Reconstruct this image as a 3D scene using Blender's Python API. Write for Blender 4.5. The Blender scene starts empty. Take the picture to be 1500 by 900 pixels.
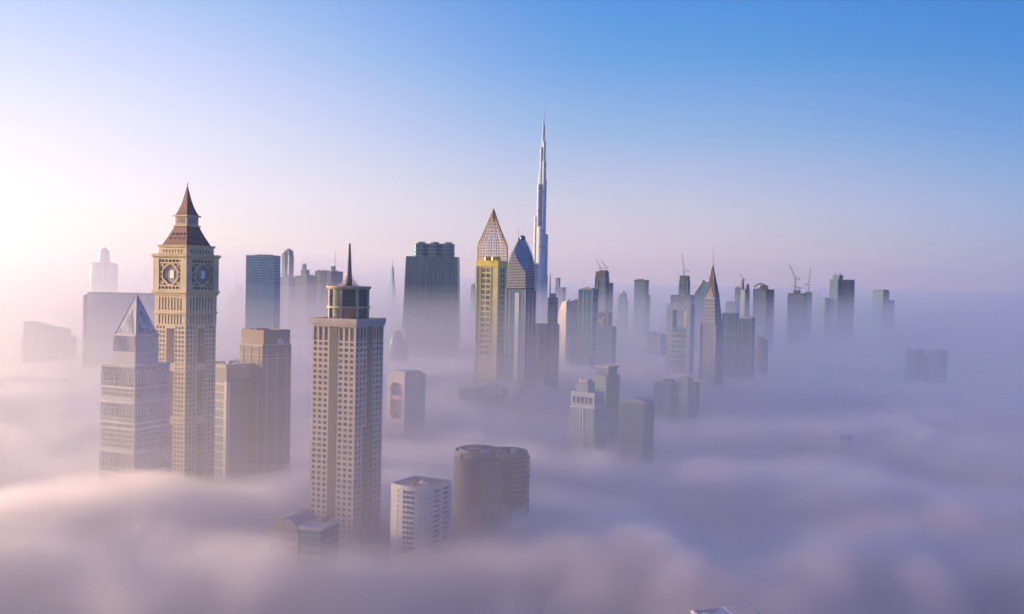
import bpy, math, random
import numpy as np
from mathutils import Vector, Matrix

random.seed(7)
C = bpy.context.scene.collection
SC = bpy.context.scene

def lin(c):
    return tuple((v / 12.92 if v <= 0.04045 else ((v + 0.055) / 1.055) ** 2.4) for v in c)

# ------------------------------------------------------------------ camera
CAM_Z = 250.0
FPX = 1441.0                      # focal length in pixels of the 1500 px wide photograph
cam_d = bpy.data.cameras.new('camera')
cam_d.sensor_width = 36.0
cam_d.lens = FPX / 1500.0 * 36.0
cam_d.clip_start = 1.0
cam_d.clip_end = 120000.0
cam = bpy.data.objects.new('camera', cam_d)
C.objects.link(cam)
PITCH, ROLL = math.radians(-1.39), math.radians(1.15)
_fwd = Vector((0, math.cos(PITCH), math.sin(PITCH)))
_up0 = Vector((0, -math.sin(PITCH), math.cos(PITCH)))
_r0 = Vector((1, 0, 0))
_right = _r0 * math.cos(ROLL) + _up0 * math.sin(ROLL)
_up = _up0 * math.cos(ROLL) - _r0 * math.sin(ROLL)
rot = Matrix((_right, _up, -_fwd)).transposed()
cam.matrix_world = Matrix.Translation((0, 0, CAM_Z)) @ rot.to_4x4()
SC.camera = cam

# ------------------------------------------------------------------ sun and sky
SUN_AZ = math.radians(77.0)       # angle from the viewing direction round to the left
SUN_EL = math.radians(11.0)
sun_dir = Vector((-math.sin(SUN_AZ) * math.cos(SUN_EL), math.cos(SUN_AZ) * math.cos(SUN_EL), math.sin(SUN_EL)))
sun_d = bpy.data.lights.new('sun', 'SUN')
sun_d.energy = 5.0
sun_d.color = (1.0, 0.65, 0.355)
sun_d.angle = math.radians(0.5)
sun = bpy.data.objects.new('sun', sun_d)
C.objects.link(sun)
sun.rotation_euler = (-sun_dir).to_track_quat('-Z', 'Y').to_euler()

W = bpy.data.worlds.new('World')
SC.world = W
W.use_nodes = True
nt = W.node_tree
nt.nodes.clear()
N = nt.nodes.new
L = nt.links.new
def math_node(op, a, b=None, c=None, clamp=False):
    n = N('ShaderNodeMath'); n.operation = op; n.use_clamp = clamp
    for i, v in enumerate((a, b, c)):
        if v is None: continue
        if isinstance(v, (int, float)): n.inputs[i].default_value = v
        else: L(v, n.inputs[i])
    return n.outputs[0]
sky = N('ShaderNodeTexSky')
sky.sky_type = 'NISHITA'
sky.sun_disc = False
sky.sun_elevation = SUN_EL
sky.sun_rotation = -SUN_AZ
sky.air_density = 1.0
sky.dust_density = 0.6
sky.ozone_density = 2.0
bg1 = N('ShaderNodeBackground'); bg1.inputs[1].default_value = 0.05
tint = N('ShaderNodeMix'); tint.data_type = 'RGBA'; tint.blend_type = 'MULTIPLY'; tint.inputs[0].default_value = 1.0
tint.inputs[7].default_value = (.14, .5, .85, 1)
L(sky.outputs[0], tint.inputs[6])
L(tint.outputs[2], bg1.inputs[0])
# sunlit morning haze high in the air: rose and white low towards the sun, blue higher up and away from it
tc = N('ShaderNodeTexCoord')
sep = N('ShaderNodeSeparateXYZ')
L(tc.outputs['Generated'], sep.inputs[0])
X, Y, Z = sep.outputs
hl = math_node('SQRT', math_node('ADD', math_node('MULTIPLY', X, X), math_node('MULTIPLY', Y, Y)))
sx, sy = -math.sin(SUN_AZ), math.cos(SUN_AZ)
cosaz = math_node('DIVIDE', math_node('ADD', math_node('MULTIPLY', X, sx), math_node('MULTIPLY', Y, sy)), math_node('MAXIMUM', hl, 1e-4))
zr = math_node('MULTIPLY', Z, 1.25, clamp=True)
def ramp(stops, gain=1.0):
    n = N('ShaderNodeValToRGB')
    el = n.color_ramp.elements
    n.color_ramp.interpolation = 'LINEAR'
    while len(el) > 1: el.remove(el[0])
    for i, (p, c) in enumerate(stops):
        e = el[0] if i == 0 else el.new(p)
        e.position = p
        e.color = (*[v * gain for v in lin(c)], 1)
    L(zr, n.inputs[0])
    return n.outputs[0]
away = ramp([(0.0, (.70, .58, .80)), (.035, (.68, .61, .81)), (.1, (.56, .66, .88)), (.19, (.30, .56, .87)), (.275, (.10, .47, .85)), (.36, (.02, .42, .82)), (.6, (.02, .38, .98)), (1.0, (.03, .34, 1.0))], .88)
mid = ramp([(0.0, (1.06, .84, .88)), (.035, (1.14, .93, .95)), (.1, (1.02, .91, .95)), (.19, (.71, .80, .95)), (.275, (.44, .69, .95)), (.36, (.26, .59, .96)), (.6, (.08, .44, .98)), (1.0, (.03, .34, 1.0))], .92)
near = ramp([(0.0, (1.02, .90, .82)), (.035, (1.02, .90, .84)), (.1, (1.02, .90, .87)), (.19, (.94, .86, .88)), (.275, (.79, .79, .87)), (.36, (.58, .69, .83)), (.6, (.30, .48, .74)), (1.0, (.14, .34, .66))], 1.4)
def mrange(v, a, b):
    n = N('ShaderNodeMapRange'); n.interpolation_type = 'SMOOTHSTEP'
    n.inputs['From Min'].default_value = a; n.inputs['From Max'].default_value = b
    L(v, n.inputs['Value']); return n.outputs[0]
def mixc(f, a, b):
    n = N('ShaderNodeMix'); n.data_type = 'RGBA'
    L(f, n.inputs[0]); L(a, n.inputs[6]); L(b, n.inputs[7]); return n.outputs[2]
glow = mixc(mrange(cosaz, .10, .66), mixc(mrange(cosaz, -.50, .15), away, mid), near)
bg2 = N('ShaderNodeBackground'); bg2.inputs[1].default_value = 0.28
L(glow, bg2.inputs[0])
add = N('ShaderNodeAddShader')
L(bg1.outputs[0], add.inputs[0]); L(bg2.outputs[0], add.inputs[1])
out = N('ShaderNodeOutputWorld')
L(add.outputs[0], out.inputs[0])

SC.view_settings.view_transform = 'Standard'
SC.view_settings.look = 'None'
SC.view_settings.exposure = 1.1
SC.view_settings.gamma = 1.0
SC.view_settings.use_curve_mapping = False
SC.render.engine = 'CYCLES'
cy = SC.cycles
cy.use_denoising = True
cy.max_bounces = 8
cy.diffuse_bounces = 2
cy.glossy_bounces = 2
cy.transmission_bounces = 2
cy.volume_bounces = 5
cy.transparent_max_bounces = 96
cy.caustics_reflective = False
cy.caustics_refractive = False
cy.sample_clamp_indirect = 4.0
cy.use_adaptive_sampling = False

# ------------------------------------------------------------------ placing: a vertical line through a pixel of the photograph at a given distance
def ray(px, py):
    d = _right * ((px - 750) / FPX) + _up * ((450 - py) / FPX) + _fwd
    return d / d.y
class Site:
    def __init__(s, px, py, D):
        d = ray(px, py)
        s.x, s.y, s.D = d.x * D, D, D
        s.m = D / FPX                                  # metres per pixel there
        s.az = math.atan2(s.x, s.y)
    def z(s, py):
        v = Vector((s.x, s.y, -CAM_Z))
        k = (450 - py) / FPX
        return (k * v.dot(_fwd) - v.dot(_up)) / (_up.z - k * _fwd.z)
HAZE_DENSITY = 0.00005
# height, swell, ridge swell, density, seed
_hz = (.92, .93, .985)
FOG_LAYERS = [
    (242, 7, 3, .00009, 1, .79, _hz), (230, 7, 3, .00015, 7, .79, _hz), (217, 8, 5, .00019, 2, .79, _hz),
    (202, 10, 8, .00022, 3, .79, _hz), (184, 12, 10, .00026, 9, .79, _hz), (160, 14, 14, .0003, 4, .79, _hz), (124, 18, 22, .0006, 10, .76, _hz),
    (101, 22, 36, .006, 4), (94, 27, 42, .016, 4), (87, 32, 46, .03, 4), (77, 34, 48, .04, 4), (58, 34, 50, .04, 4),
]
# ------------------------------------------------------------------ ground, haze and fog
def set_kind(o, kind, label=None, cat=None):
    o['kind'] = kind
    if label: o['label'] = label
    if cat: o['category'] = cat

def vnoise(x, y, seed):
    """smooth value-gradient noise on arrays"""
    rs = np.random.RandomState(seed)
    perm = rs.permutation(512)
    ang = rs.rand(512) * 2 * np.pi
    xi, yi = np.floor(x).astype(int), np.floor(y).astype(int)
    xf, yf = x - xi, y - yi
    u = xf * xf * xf * (xf * (xf * 6 - 15) + 10)
    v = yf * yf * yf * (yf * (yf * 6 - 15) + 10)
    def g(ix, iy, dx, dy):
        h = perm[(perm[ix & 511] + iy) & 511]
        a = ang[h]
        return np.cos(a) * dx + np.sin(a) * dy
    n00 = g(xi, yi, xf, yf); n10 = g(xi + 1, yi, xf - 1, yf)
    n01 = g(xi, yi + 1, xf, yf - 1); n11 = g(xi + 1, yi + 1, xf - 1, yf - 1)
    return ((n00 * (1 - u) + n10 * u) * (1 - v) + (n01 * (1 - u) + n11 * u) * v) * 1.5

def seg_dist(x, y, pts):
    best = None
    for (ax, ay), (bx, by) in zip(pts, pts[1:]):
        dx, dy = bx - ax, by - ay
        t = np.clip(((x - ax) * dx + (y - ay) * dy) / (dx * dx + dy * dy), 0, 1)
        d = np.hypot(x - ax - t * dx, y - ay - t * dy)
        best = d if best is None else np.minimum(best, d)
    return best

def mat_volume(name, density, color, aniso):
    m = bpy.data.materials.new(name); m.use_nodes = True
    t = m.node_tree; t.nodes.clear()
    o = t.nodes.new('ShaderNodeOutputMaterial')
    v = t.nodes.new('ShaderNodeVolumePrincipled')
    v.inputs['Color'].default_value = (*color, 1)
    v.inputs['Density'].default_value = density
    v.inputs['Density Attribute'].default_value = ''
    v.inputs['Anisotropy'].default_value = aniso
    t.links.new(v.outputs[0], o.inputs['Volume'])
    return m

gm = bpy.data.materials.new('ground_material'); gm.use_nodes = True
_b = gm.node_tree.nodes['Principled BSDF']; _b.inputs['Roughness'].default_value = .95
_n = gm.node_tree.nodes.new('ShaderNodeTexNoise'); _n.inputs['Scale'].default_value = 40
_r = gm.node_tree.nodes.new('ShaderNodeValToRGB')
_r.color_ramp.elements[0].color = (.05, .05, .05, 1); _r.color_ramp.elements[1].color = (.2, .16, .12, 1)
gm.node_tree.links.new(_n.outputs[0], _r.inputs[0]); gm.node_tree.links.new(_r.outputs[0], _b.inputs['Base Color'])
me = bpy.data.meshes.new('ground')
G = 45000
me.from_pydata([(-G, -8000, 0), (G, -8000, 0), (G, 60000, 0), (-G, 60000, 0)], [], [(0, 1, 2, 3)])
me.materials.append(gm)
ground = bpy.data.objects.new('ground', me); C.objects.link(ground)
set_kind(ground, 'structure', 'dark city ground hidden below the fog', 'ground')

def axis(lo, hi, fine_lo, fine_hi, step, growth=1.12):
    a = list(np.arange(fine_lo, fine_hi + 1e-6, step))
    s, v = step, fine_lo
    left = []
    while v > lo:
        s *= growth; v -= s; left.append(max(v, lo))
    s, v = step, a[-1]
    right = []
    while v < hi:
        s *= growth; v += s; right.append(min(v, hi))
    return np.array(left[::-1] + a + right)

FX0, FX1, FY0, FY1 = -16000, 16000, -2500, 30000
XS = axis(FX0, FX1, -600, 600, 10, 1.09)
YS = axis(FY0, FY1, 240, 1400, 10, 1.07)
GX, GY = np.meshgrid(XS, YS)

# billows: long swells, ridges and small puffs, in metres round each layer's own height
def billow(seed):
    fade = 1.0
    s = 1.0 * vnoise(GX / 420 + 3.1, GY / 330 + 1.7, 11)
    s += .55 * vnoise(GX / 190, GY / 150 + 9, 12 + seed)
    s += .5 * (.5 - np.abs(vnoise(GX / 90, GY / 90, 13 + seed)) * 1.6)
    s += .33 * (.5 - np.abs(vnoise(GX / 42, GY / 42, 14 + seed)) * 1.6)
    return s
def blob(x, y, rx, ry):
    return np.exp(-(((GX - x) / rx) ** 2 + ((GY - y) / ry) ** 2))
def ridges():
    # crest of the near bank, lit by the sun
    r = 0.5 * np.exp(-(seg_dist(GX, GY, [(30, 880), (150, 830), (255, 720), (360, 590), (480, 430)]) / 66) ** 2)
    r += 0.34 * np.exp(-(seg_dist(GX, GY, [(-620, 620), (-400, 560), (-220, 640)]) / 60) ** 2)
    r -= 0.5 * np.exp(-(seg_dist(GX, GY, [(90, 1040), (300, 1040), (420, 880), (520, 700)]) / 85) ** 2)   # hollow behind it
    r -= 0.75 * blob(-330, 800, 190, 140)                 # open water round the left-hand towers
    r -= 0.6 * blob(-130, 1040, 110, 85)
    r -= 0.4 * blob(280, 1270, 170, 130)
    r -= 0.15 * blob(100, 510, 210, 110)                   # low near field
    r -= 0.7 * blob(130, 420, 150, 90)
    r += 0.72 * blob(-110, 497, 90, 50)
    r -= 0.6 * blob(810, 1850, 170, 170)
    r += 1.3 * np.exp(-(seg_dist(GX, GY, [(-900, 320), (-640, 340), (-400, 360)]) / 105) ** 2)   # unseen fog bank added to shade the near field
    r += 0.5 * np.exp(-(seg_dist(GX, GY, [(60, 1560), (-160, 1650), (-500, 1750)]) / 140) ** 2)
    r += 0.4 * np.exp(-(seg_dist(GX, GY, [(330, 1750), (520, 1600)]) / 160) ** 2)
    return r
RIDGE = ridges()
def step(v, a, b):
    t = np.clip((v - a) / (b - a), 0, 1); return t * t * (3 - 2 * t)
# the mist stands higher over the far left of the city, towards the sun
MIST = 110 * step(-GX, 250, 800) * step(GY, 850, 1500) + 16 * step(GX, -200, 500) * step(GY, 2000, 2800)

fog = bpy.data.objects.new('fog', None); C.objects.link(fog)
set_kind(fog, 'stuff', 'low bank of pale morning fog filling the city between the towers', 'fog')
NFOG = 0
def fog_layer(height, amp, ridge_amp, density, seed, aniso=.66, color=(.957, .942, .962)):
    """one closed body of fog from just under the ground to a billowing top"""
    global NFOG
    NFOG += 1
    k = NFOG
    H = height + amp * billow(seed) + ridge_amp * RIDGE
    if height > 120: H = H + MIST * (height - 85) / 130
    H = np.maximum(H, 8.0)
    ny, nx = GX.shape
    gx, gy = GX.copy(), GY.copy()
    e = 7.0 * k                                       # each layer ends a little further out, so that no sides coincide
    gx[:, 0] -= e; gx[:, -1] += e; gy[0, :] -= e; gy[-1, :] += e
    top = np.stack([gx.ravel(), gy.ravel(), H.ravel()], 1)
    zb = -1.0 - .05 * k
    bnd = list(range(nx)) + [j * nx + nx - 1 for j in range(1, ny)] + [(ny - 1) * nx + i for i in range(nx - 2, -1, -1)] + [j * nx for j in range(ny - 2, 0, -1)]
    bot = top[bnd].copy(); bot[:, 2] = zb
    verts = np.concatenate([top, bot])
    n0 = len(top)
    faces = []
    idx = np.arange(ny * nx).reshape(ny, nx)
    q = np.stack([idx[:-1, :-1], idx[:-1, 1:], idx[1:, 1:], idx[1:, :-1]], -1).reshape(-1, 4)
    faces = [tuple(f) for f in q.tolist()]
    nb = len(bnd)
    for i in range(nb):
        a, b = bnd[i], bnd[(i + 1) % nb]
        faces.append((b, a, n0 + i, n0 + (i + 1) % nb))
    faces.append(tuple(n0 + i for i in range(nb))[::-1])
    me = bpy.data.meshes.new('fog_layer'); me.from_pydata(verts.tolist(), [], faces); me.update()
    me.polygons.foreach_set('use_smooth', [True] * len(me.polygons))
    me.materials.append(mat_volume('fog_air', density, color, aniso))
    o = bpy.data.objects.new('fog_layer', me); C.objects.link(o); o.parent = fog
    o['kind'] = 'stuff'
    return o

hz = bpy.data.meshes.new('haze')
hx0, hx1, hy0, hy1, hz0, hz1 = -17500, 17500, -3500, 32000, -3.0, 900.0
hz.from_pydata([(hx0, hy0, hz0), (hx1, hy0, hz0), (hx1, hy1, hz0), (hx0, hy1, hz0), (hx0, hy0, hz1), (hx1, hy0, hz1), (hx1, hy1, hz1), (hx0, hy1, hz1)], [],
               [(3, 2, 1, 0), (4, 5, 6, 7), (0, 1, 5, 4), (1, 2, 6, 5), (2, 3, 7, 6), (3, 0, 4, 7)])
hz.materials.append(mat_volume('haze_air', HAZE_DENSITY, (.93, .93, .98), .7))
haze = bpy.data.objects.new('haze', hz); C.objects.link(haze)
set_kind(haze, 'stuff', 'thin pale morning haze over the whole city', 'haze')

for args in FOG_LAYERS: fog_layer(*args)
# ------------------------------------------------------------------ materials
MATS = {}
def _coords(t):
    tc = t.nodes.new('ShaderNodeTexCoord')
    sp = t.nodes.new('ShaderNodeSeparateXYZ'); t.links.new(tc.outputs['Object'], sp.inputs[0])
    return tc, sp
def _m(t, op, a, b=None, clamp=False):
    n = t.nodes.new('ShaderNodeMath'); n.operation = op; n.use_clamp = clamp
    for i, v in enumerate((a, b)):
        if v is None: continue
        if isinstance(v, (int, float)): n.inputs[i].default_value = v
        else: t.links.new(v, n.inputs[i])
    return n.outputs[0]
def _noise(t, tc, scale, vec_scale=None, detail=4):
    n = t.nodes.new('ShaderNodeTexNoise'); n.inputs['Scale'].default_value = scale; n.inputs['Detail'].default_value = detail
    if vec_scale:
        mp = t.nodes.new('ShaderNodeMapping'); mp.inputs['Scale'].default_value = vec_scale
        t.links.new(tc.outputs['Object'], mp.inputs[0]); t.links.new(mp.outputs[0], n.inputs[0])
    else:
        t.links.new(tc.outputs['Object'], n.inputs[0])
    return n.outputs[0]
def _mix(t, f, a, b):
    n = t.nodes.new('ShaderNodeMix'); n.data_type = 'RGBA'
    for k, v in ((0, f), (6, a), (7, b)):
        if isinstance(v, (int, float)): n.inputs[k].default_value = v
        elif isinstance(v, tuple): n.inputs[k].default_value = (*v, 1)
        else: t.links.new(v, n.inputs[k])
    return n.outputs[2]
def _new(name):
    m = bpy.data.materials.new(name); m.use_nodes = True
    t = m.node_tree
    return m, t, t.nodes['Principled BSDF']
def stone(name, col, rough=.8, var=.22, metal=0.0):
    """painted or clad wall: uneven tone, weather streaks running down"""
    if name in MATS: return MATS[name]
    m, t, b = _new(name)
    tc, sp = _coords(t)
    n1 = _noise(t, tc, .09)
    n2 = _noise(t, tc, 1.0, (.5, .5, .03))
    f = _m(t, 'ADD', _m(t, 'MULTIPLY', n1, .5), _m(t, 'MULTIPLY', n2, .5))
    f = _m(t, 'MULTIPLY', _m(t, 'SUBTRACT', f, .32), 2.6, clamp=True)
    c = _mix(t, f, tuple(v * (1 - var) for v in col), tuple(min(1, v * (1 + var * .55)) for v in col))
    t.links.new(c, b.inputs['Base Color'])
    b.inputs['Roughness'].default_value = rough
    b.inputs['Metallic'].default_value = metal
    MATS[name] = m
    return m
def curtain(name, glass, frame, floor=3.8, ffrac=.18, bay=1.8, bfrac=.1, rough=.16, metal=.55, var=.35):
    """glass curtain wall: floor bands and mullions, panes that differ a little in tone"""
    if name in MATS: return MATS[name]
    m, t, b = _new(name)
    tc, sp = _coords(t)
    sn = t.nodes.new('ShaderNodeSeparateXYZ'); t.links.new(tc.outputs['Normal'], sn.inputs[0])
    ax = _m(t, 'GREATER_THAN', _m(t, 'ABSOLUTE', sn.outputs[0]), _m(t, 'ABSOLUTE', sn.outputs[1]))
    u = _m(t, 'ADD', _m(t, 'MULTIPLY', sp.outputs[1], ax), _m(t, 'MULTIPLY', sp.outputs[0], _m(t, 'SUBTRACT', 1.0, ax)))
    zf = _m(t, 'DIVIDE', sp.outputs[2], floor)
    uf = _m(t, 'DIVIDE', _m(t, 'ADD', u, 200.0), bay)
    lz = _m(t, 'LESS_THAN', _m(t, 'FRACT', zf), ffrac)
    lu = _m(t, 'LESS_THAN', _m(t, 'FRACT', uf), bfrac)
    line = _m(t, 'MAXIMUM', lz, lu)
    wn = t.nodes.new('ShaderNodeTexWhiteNoise'); wn.noise_dimensions = '3D'
    cb = t.nodes.new('ShaderNodeCombineXYZ')
    t.links.new(_m(t, 'FLOOR', uf), cb.inputs[0]); t.links.new(_m(t, 'FLOOR', zf), cb.inputs[1]); t.links.new(ax, cb.inputs[2])
    t.links.new(cb.outputs[0], wn.inputs[0])
    big = _noise(t, tc, .04)
    vv = _m(t, 'ADD', _m(t, 'MULTIPLY', wn.outputs[0], .6), _m(t, 'MULTIPLY', big, .5), clamp=True)
    g = _mix(t, vv, tuple(v * (1 - var) for v in glass), tuple(min(1, v * (1 + var)) for v in glass))
    c = _mix(t, line, g, frame)
    t.links.new(c, b.inputs['Base Color'])
    t.links.new(_m(t, 'ADD', _m(t, 'MULTIPLY', line, .45), rough), b.inputs['Roughness'])
    t.links.new(_m(t, 'MULTIPLY', _m(t, 'SUBTRACT', 1.0, line), metal), b.inputs['Metallic'])
    MATS[name] = m
    return m
def plain(name, col, rough=.5, metal=0.0):
    return stone(name, col, rough, .12, metal)
def glass_mat(name, col, rough=.12, metal=.4):
    if name in MATS: return MATS[name]
    m, t, b = _new(name)
    oi = t.nodes.new('ShaderNodeObjectInfo')
    tc, sp = _coords(t)
    wn = t.nodes.new('ShaderNodeTexWhiteNoise'); wn.noise_dimensions = '3D'
    vm = t.nodes.new('ShaderNodeVectorMath'); vm.operation = 'SNAP'; vm.inputs[1].default_value = (2.0, 2.0, 3.2)
    t.links.new(tc.outputs['Object'], vm.inputs[0]); t.links.new(vm.outputs[0], wn.inputs[0])
    f = _m(t, 'FRACT', _m(t, 'ADD', oi.outputs['Random'], wn.outputs[0]))
    t.links.new(_mix(t, f, tuple(v * .4 for v in col), tuple(v * 2.0 for v in col)), b.inputs['Base Color'])
    b.inputs['Roughness'].default_value = rough; b.inputs['Metallic'].default_value = metal
    MATS[name] = m
    return m

# ------------------------------------------------------------------ mesh building
class MB:
    def __init__(s): s.v, s.f = [], []
    def face(s, pts):
        n = len(s.v); s.v += [tuple(p) for p in pts]; s.f.append(tuple(range(n, n + len(pts))))
        return s
    def prism(s, poly, z0, z1, poly1=None, bottom=True, top=True):
        """upright body over a counter-clockwise outline; poly1 is the outline at the top"""
        q = poly1 or poly; k = len(poly); n = len(s.v)
        s.v += [(x, y, z0) for x, y in poly] + [(x, y, z1) for x, y in q]
        for i in range(k):
            j = (i + 1) % k
            s.f.append((n + i, n + j, n + k + j, n + k + i))
        if top: s.f.append(tuple(n + k + i for i in range(k)))
        if bottom: s.f.append(tuple(n + i for i in range(k))[::-1])
        return s
    def loft(s, rings, closed=True, cap0=True, cap1=True):
        """rings of 3-D points, joined one to the next"""
        k = len(rings[0]); n = len(s.v)
        for r in rings: s.v += [tuple(p) for p in r]
        for a in range(len(rings) - 1):
            for i in range(k if closed else k - 1):
                j = (i + 1) % k
                s.f.append((n + a * k + i, n + a * k + j, n + (a + 1) * k + j, n + (a + 1) * k + i))
        if cap0: s.f.append(tuple(n + i for i in range(k))[::-1])
        if cap1: s.f.append(tuple(n + (len(rings) - 1) * k + i for i in range(k)))
        return s
    def box(s, x0, x1, y0, y1, z0, z1):
        return s.prism([(x0, y0), (x1, y0), (x1, y1), (x0, y1)], z0, z1)
    def tube(s, a, b, r, r1=None, k=6):
        a, b = Vector(a), Vector(b); r1 = r if r1 is None else r1
        d = (b - a).normalized()
        x = d.orthogonal().normalized(); y = d.cross(x)
        R = [[p + (x * math.cos(2 * math.pi * i / k) + y * math.sin(2 * math.pi * i / k)) * q for i in range(k)] for p, q in ((a, r), (b, r1))]
        return s.loft(R)
    def path(s, pts, r, k=6, closed=False):
        """one continuous bar along a bent line"""
        pts = [Vector(p) for p in pts]; rings = []
        n = len(pts)
        for i, p in enumerate(pts):
            a = pts[(i - 1) % n] if (closed or i) else p
            b = pts[(i + 1) % n] if (closed or i < n - 1) else p
            d = (b - a).normalized()
            up = Vector((0, 0, 1)) if abs(d.z) < .9 else Vector((p.x, p.y, 0)).normalized() if (abs(p.x) + abs(p.y)) > .01 else Vector((1, 0, 0))
            x = d.cross(up).normalized(); y = x.cross(d)
            rings.append([p + (x * math.cos(2 * math.pi * j / k) + y * math.sin(2 * math.pi * j / k)) * r for j in range(k)])
        if closed: rings.append(rings[0]); return s.loft(rings, cap0=False, cap1=False)
        return s.loft(rings)
    def lathe(s, prof, k=24, cx=0, cy=0, ph=0):
        return s.loft([[(cx + r * math.cos(ph + 2 * math.pi * i / k), cy + r * math.sin(ph + 2 * math.pi * i / k), z) for i in range(k)] for r, z in prof])
    def build(s, name, mat, parent=None, smooth=False, label=None, kind=None):
        me = bpy.data.meshes.new(name); me.from_pydata(s.v, [], s.f); me.update()
        if smooth:
            me.polygons.foreach_set('use_smooth', [True] * len(me.polygons))
            me.set_sharp_from_angle(angle=math.radians(35))
        me.materials.append(mat)
        o = bpy.data.objects.new(name, me); C.objects.link(o)
        if parent: o.parent = parent
        if label: o['label'] = label
        if kind: o['kind'] = kind
        return o
def rect(w, d, cx=0, cy=0):
    return [(cx - w / 2, cy - d / 2), (cx + w / 2, cy - d / 2), (cx + w / 2, cy + d / 2), (cx - w / 2, cy + d / 2)]
def circ(r, k=28, cx=0, cy=0, ry=None, ph=0):
    ry = ry or r
    return [(cx + r * math.cos(ph + 2 * math.pi * i / k), cy + ry * math.sin(ph + 2 * math.pi * i / k)) for i in range(k)]
def cut_rect(w, d, c, cx=0, cy=0):
    """rectangle with its corners cut"""
    a, b = w / 2, d / 2
    return [(cx - a + c, cy - b), (cx + a - c, cy - b), (cx + a, cy - b + c), (cx + a, cy + b - c), (cx + a - c, cy + b), (cx - a + c, cy + b), (cx - a, cy + b - c), (cx - a, cy - b + c)]

def thing(name, label, cat, loc, rz=0, group=None):
    o = bpy.data.objects.new(name, None); C.objects.link(o)
    o.location = loc; o.rotation_euler = (0, 0, rz)
    o.empty_display_size = 5
    o['label'] = label; o['category'] = cat
    if group: o['group'] = group
    return o

class Bld:
    """a building: an Empty on the ground, turned so that two faces show, and helpers that turn photograph pixels into its own metres"""
    def __init__(s, name, label, D, xl, xr, yref, b=45.0, k=1.0, cat='tower', group=None, xc=None, face=None):
        s.site = Site((xl + xr) / 2, yref, D)
        s.m = s.site.m; s.px0 = (xl + xr) / 2; s.yref = yref
        if xc is not None: s.b = math.atan2((xr - xc) / k, xc - xl)
        else: s.b = math.radians(b)
        s.rz = -s.b - s.site.az
        s.root = thing(name, label, cat, (s.site.x, s.site.y, 0), s.rz, group)
        s.k = k
        s.w, s.d = s.size(xr - xl)
    def size(s, px, k=None):
        k = s.k if k is None else k
        w = px * s.m / (math.cos(s.b) + k * math.sin(s.b))
        return w, w * k
    def z(s, py): return s.site.z(py)
    def off(s, dpx, depth=0.0):
        """local offset of so many pixels to the right and so many metres away from the viewer"""
        return (dpx * s.m * math.cos(s.b) - depth * math.sin(s.b) * 1.0, dpx * s.m * math.sin(s.b) + depth * math.cos(s.b))
    def box(s, name, mat, px, y0, y1, dx=0, depth=0, k=None, label=None, px1=None, parent=None):
        """a tier px pixels wide from image row y1 (None: the ground) up to row y0"""
        w, d = s.size(px, k); cx, cy_ = s.off(dx, depth)
        p1 = None
        if px1: w1, d1 = s.size(px1, k); p1 = rect(w1, d1, cx, cy_)
        return MB().prism(rect(w, d, cx, cy_), 0 if y1 is None else s.z(y1), s.z(y0), p1).build(name, mat, parent or s.root, label=label)
    def roof(s, mat, w, d, z, name='parapet', t=.5, h=1.2, cx=0, cy=0):
        a, b = w / 2, d / 2
        o = [(-a, -b), (a, -b), (a, b), (-a, b)]; i = [(-a + t, -b + t), (a - t, -b + t), (a - t, b - t), (-a + t, b - t)]
        mb = MB(); n = 0
        R = [[(x + cx, y + cy, zz) for x, y in q] for q, zz in ((o, z + .003), (o, z + h), (i, z + h), (i, z + .003))]
        mb.loft(R, cap0=False, cap1=False)
        return mb.build(name, mat, s.root)

def walls(mb, panes, poly, zs, zo, layouts, depth, z_is_open=None):
    """walls round an outline with true recessed openings. zs: levels, zo: which of the storeys between them are open,
    layouts: per edge (breaks, flags) along its length"""
    n = len(poly)
    for i in range(n):
        p, q = Vector(poly[i]), Vector(poly[(i + 1) % n])
        Lf = (q - p).length; d = (q - p) / Lf; nn = Vector((d.y, -d.x))
        us, uo = layouts[i % len(layouts)](Lf)
        def P(u, z, dep=0.0):
            w_ = p + d * u - nn * dep
            return (w_.x, w_.y, z)
        for a in range(len(zs) - 1):
            z0, z1 = zs[a], zs[a + 1]
            if not zo[a] or not any(uo):
                mb.face([P(0, z0), P(Lf, z0), P(Lf, z1), P(0, z1)]); continue
            for c in range(len(us) - 1):
                u0, u1 = us[c], us[c + 1]
                if not uo[c]:
                    mb.face([P(u0, z0), P(u1, z0), P(u1, z1), P(u0, z1)])
                else:
                    mb.face([P(u0, z0), P(u0, z0, depth), P(u0, z1, depth), P(u0, z1)])
                    mb.face([P(u1, z0, depth), P(u1, z0), P(u1, z1), P(u1, z1, depth)])
                    mb.face([P(u0, z0), P(u1, z0), P(u1, z0, depth), P(u0, z0, depth)])
                    mb.face([P(u0, z1, depth), P(u1, z1, depth), P(u1, z1), P(u0, z1)])
                    panes.append((i, P((u0 + u1) / 2, (z0 + z1) / 2, depth - .02), (d.x, d.y), u1 - u0, z1 - z0, uo[c]))
def lay(parts):
    """parts: (relative width, flag) along a wall"""
    tot = sum(p for p, f in parts)
    def g(Lf):
        us, fl, u = [0.0], [], 0.0
        for p, f in parts:
            u += p / tot * Lf; us.append(u); fl.append(f)
        us[-1] = Lf
        return us, fl
    return g
PANE_CACHE = {}
def pane_mesh(mat, d, w, h):
    key = (mat.name, round(d[0], 3), round(d[1], 3), round(w, 2), round(h, 2))
    if key not in PANE_CACHE:
        me = bpy.data.meshes.new('window')
        a, c = w / 2 + .02, h / 2 + .02
        me.from_pydata([(-d[0] * a, -d[1] * a, -c), (d[0] * a, d[1] * a, -c), (d[0] * a, d[1] * a, c), (-d[0] * a, -d[1] * a, c)], [], [(0, 1, 2, 3)])
        me.materials.append(mat); PANE_CACHE[key] = me
    return PANE_CACHE[key]
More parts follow.
